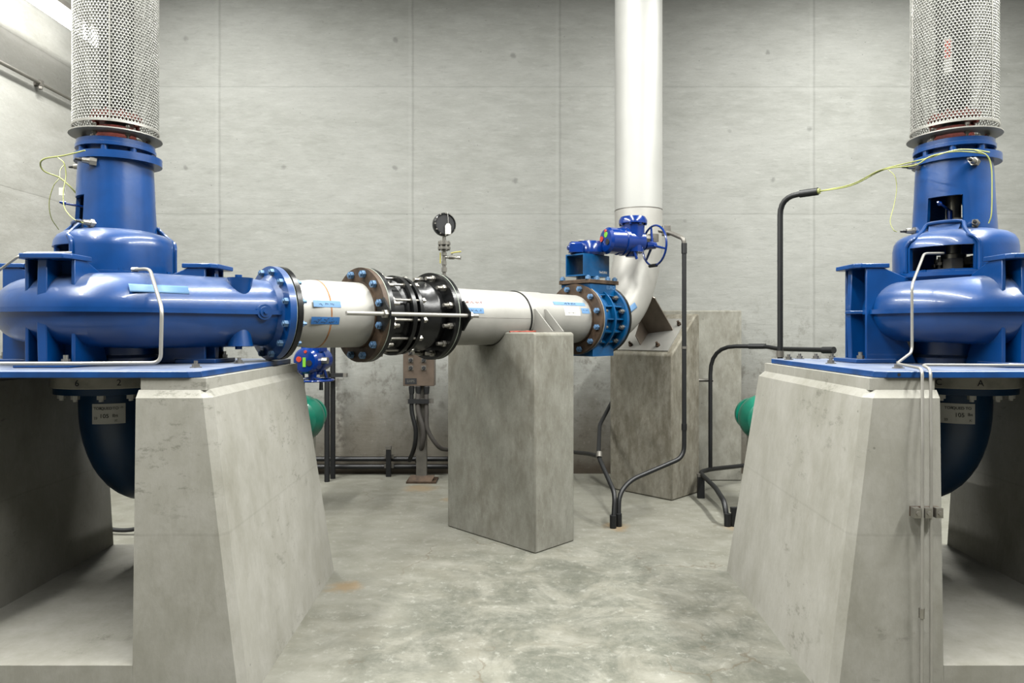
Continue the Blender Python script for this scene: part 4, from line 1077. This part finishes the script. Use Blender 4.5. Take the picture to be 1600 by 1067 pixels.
# ================================================================== green suction valves behind the plinths
def green_valve(x, label):
    t = thing('suction_valve', label, 'valve', (x, 6.0, 0), 0, 'green suction valves behind the plinths')
    z = .79
    b = MB(); b.lathe([(.10, -.16), (.17, -.12), (.20, -.05), (.207, 0), (.20, .05), (.17, .12), (.10, .16)], (0, 0, z), (0, 1, 0), 40); b.obj('valve_body', M['green'], t)
    b = MB(); b.ring(.15, .12, -.30, -.26, (0, 0, z), (0, 1, 0), 40); b.cyl((0, -.28, z), (0, .28, z), .125, seg=32); b.ring(.15, .12, .26, .30, (0, 0, z), (0, 1, 0), 40); b.obj('flange', M['green'], t)
    b = MB(); b.box(-.10, .10, -.12, .12, 0, .62); b.obj('pedestal', M['pier'], t)
    b = MB(); b.cyl((0, 0, z+.15), (0, 0, 1.22 if x < 0 else 1.0), .035, seg=20); b.obj('stem_housing', M['actblue'], t)
    return t
green_valve(-1.88, 'green suction valve body peeking out right of the left plinth')
green_valve(2.18, 'green suction valve body peeking out left of the right plinth')
fc = P(483, 562, 5.85)
a2 = actuator(P(475, 564, 5.78), Vector((.15, 1, 0)).normalized(), 0, .3, 'blue electric actuator with lit display, low behind the left pump', wheel_vertical=True)
MB().box(.10, .25, -.10, .08, .07, .17).obj('gear_head', M['actblue'], a2, bevel=.01)
MB().cyl((.12, -.16, -.0), (.12, -.09, 0), .03, seg=8).obj('conduit_fitting', M['bright'], a2)

# ================================================================== stainless tubing on the pumps
def tubing(name, label, pts, r=.0065, rad=.04, m='tube', group=None):
    p0 = Vector(pts[0]); o = MB().tube(bend([Vector(p)-p0 for p in pts], rad), r, 12).obj(name, M[m], None, loc=p0)
    return tag(o, label, 'tube', group)
tubing('flush_tube', 'bent steel flush tube looping down the front of the left pump casing',
       [P(211, 421, 3.40), P(234, 420, 3.36), P(253, 482, 3.12), P(251, 567, 3.12), P(120, 568, 3.03), P(-40, 568, 3.0)], .0085)
tubing('flush_tube', 'steel tube lying over the foot of the left pump', [P(-20, 436, 3.3), P(28, 401, 3.12), P(40, 395.5, 3.17), P(112, 395, 3.25)], .006)
tubing('flush_tube', 'steel tube from a pump seal opening down to the plinth front',
       [P(1474, 395.5, 3.52), P(1444, 396, 3.44), P(1425, 445, 3.16), P(1425, 550, 3.16), P(1401, 568, 3.06), P(1441, 576, 2.83), P(1441.5, 700, 2.79), P(1440, 1066, 2.79), P(1440, 1098, 2.79)], .0062, .03)
tubing('flush_tube', 'steel tube running along the base plate edge, then down the plinth front',
       [P(1680, 571, 2.98), P(1560, 570.5, 2.95), P(1440, 570, 2.92), P(1454, 577, 2.83), P(1455, 700, 2.79), P(1455, 1066, 2.79), P(1455, 1098, 2.79)], .0062, .03)
t = thing('tube_clamp', 'small steel strut clamp holding the two tubes on the right plinth', 'clamp', P(1440, 797, 2.83), 0)
MB().box(-.058, .058, -.022, -.012, -.020, .020).obj('channel', M['brown'], t)
for x in (-.045, .0, .045):
    b = MB(); b.box(x-.014, x+.014, -.05, -.022, -.02, .02); b.cyl((x, -.05, 0), (x, -.058, 0), .009, seg=6); b.obj('clamp_block', M['bright'], t)
MB().box(-.05, .05, -.012, .0, -.018, .018).obj('spacer', M['galv'], t)
q = P(1440, 958, 2.79)
tag(MB().cyl((0, 0, -.02), (0, 0, .02), .011, seg=6).obj('tube_union', M['bright'], None, loc=q), 'small tube union low on the left tube of the right plinth', 'fitting')
# fitting at the end of the left flush tube
tag(MB().cyl((0, 0, 0), (.03, .005, 0), .012, seg=10).obj('tube_fitting', M['bright'], None, loc=P(206, 421, 3.40)), 'small fitting where the flush tube leaves the left pump cover', 'fitting')
# faded tape on left pump casing
pt = thing('faded_tape', 'faded blue masking tape on the left pump casing', 'tape', (-2.169, 3.72, ZP), -0, )
b = MB(); vs = []; fs = []
for i in range(6):
    a = math.radians(26+14*i/5)
    for s in (-.10, .17): vs.append(V*(.4235+math.cos(a)*.1915)+ZZ*(AX+math.sin(a)*.1915)+U*s)
    if i: fs.append((2*i-2, 2*i-1, 2*i+1, 2*i))
o = b.add(vs, fs).obj('tape_strip', M['tape'], pt); mo = o.modifiers.new('t', 'SOLIDIFY'); mo.thickness = .001

# ================================================================== yellow sensor cables
def cable(label, pts, r=.0035, group='yellow sensor cables'):
    p0 = Vector(pts[0]); o = MB().tube(curve([Vector(p)-p0 for p in pts], 8), r, 8).obj('sensor_cable', M['yellow'], None, loc=p0)
    return tag(o, label, 'cable', group)
cable('yellow cable loop from the top sensor of the left pump back into its frame', [P(133, 235, 3.48), P(100, 243, 3.5), P(70, 248, 3.55), P(63, 257, 3.58), P(70, 268, 3.6), P(92, 277, 3.62), P(108, 290, 3.62), P(119, 302, 3.64)], .004)
cable('pale cable from the side sensor curling down beside the left pump', [P(100, 258, 3.75), P(94, 266, 3.72), P(93, 278, 3.68), P(84, 290, 3.65), P(77, 315, 3.65), P(80, 340, 3.68), P(92, 359, 3.72)], .0022)
cable('pale cable dropping to the lower sensor of the left pump', [P(90, 246, 3.56), P(100, 255, 3.55), P(103, 275, 3.55), P(99, 300, 3.52), P(101, 325, 3.5), P(115, 342, 3.48), P(130, 348, 3.48)], .0026)
tag(MB().box(-.016, .016, -.001, .001, -.02, .02).obj('cable_tag', M['paper'], None, loc=P(97, 299, 3.53)), 'small white tag hanging on the left pump cable', 'tag')
cable('upper yellow cable bundle from the gooseneck to the right pump top sensor', [P(1281, 298.5, 4.41), P(1330, 288, 4.2), P(1370, 268, 3.95), P(1400, 259, 3.7), P(1450, 247, 3.45), P(1490, 235, 3.42), P(1520, 234, 3.43), P(1546, 238, 3.45)])
cable('lower yellow cable bundle from the gooseneck to the right pump side', [P(1282, 299, 4.41), P(1330, 290, 4.18), P(1372, 269, 3.95), P(1395, 262, 3.7), P(1430, 258, 3.50), P(1455, 244, 3.43), P(1490, 237, 3.42), P(1522, 238, 3.43), P(1540, 241, 3.45)])
cable('thin yellow cable hanging down to the lower left sensor of the right pump', [P(1385, 263, 3.85), P(1398, 275, 3.8), P(1401, 295, 3.78), P(1397, 320, 3.76), P(1391, 345, 3.74), P(1396, 359, 3.72), P(1401, 362, 3.72)], .0022)
cable('yellow cable hanging down the right edge of the right pump', [P(1522, 234, 3.43), P(1542, 243, 3.42), P(1549, 262, 3.42), P(1550, 300, 3.42), P(1549, 335, 3.42), P(1545, 349, 3.43)], .0032)
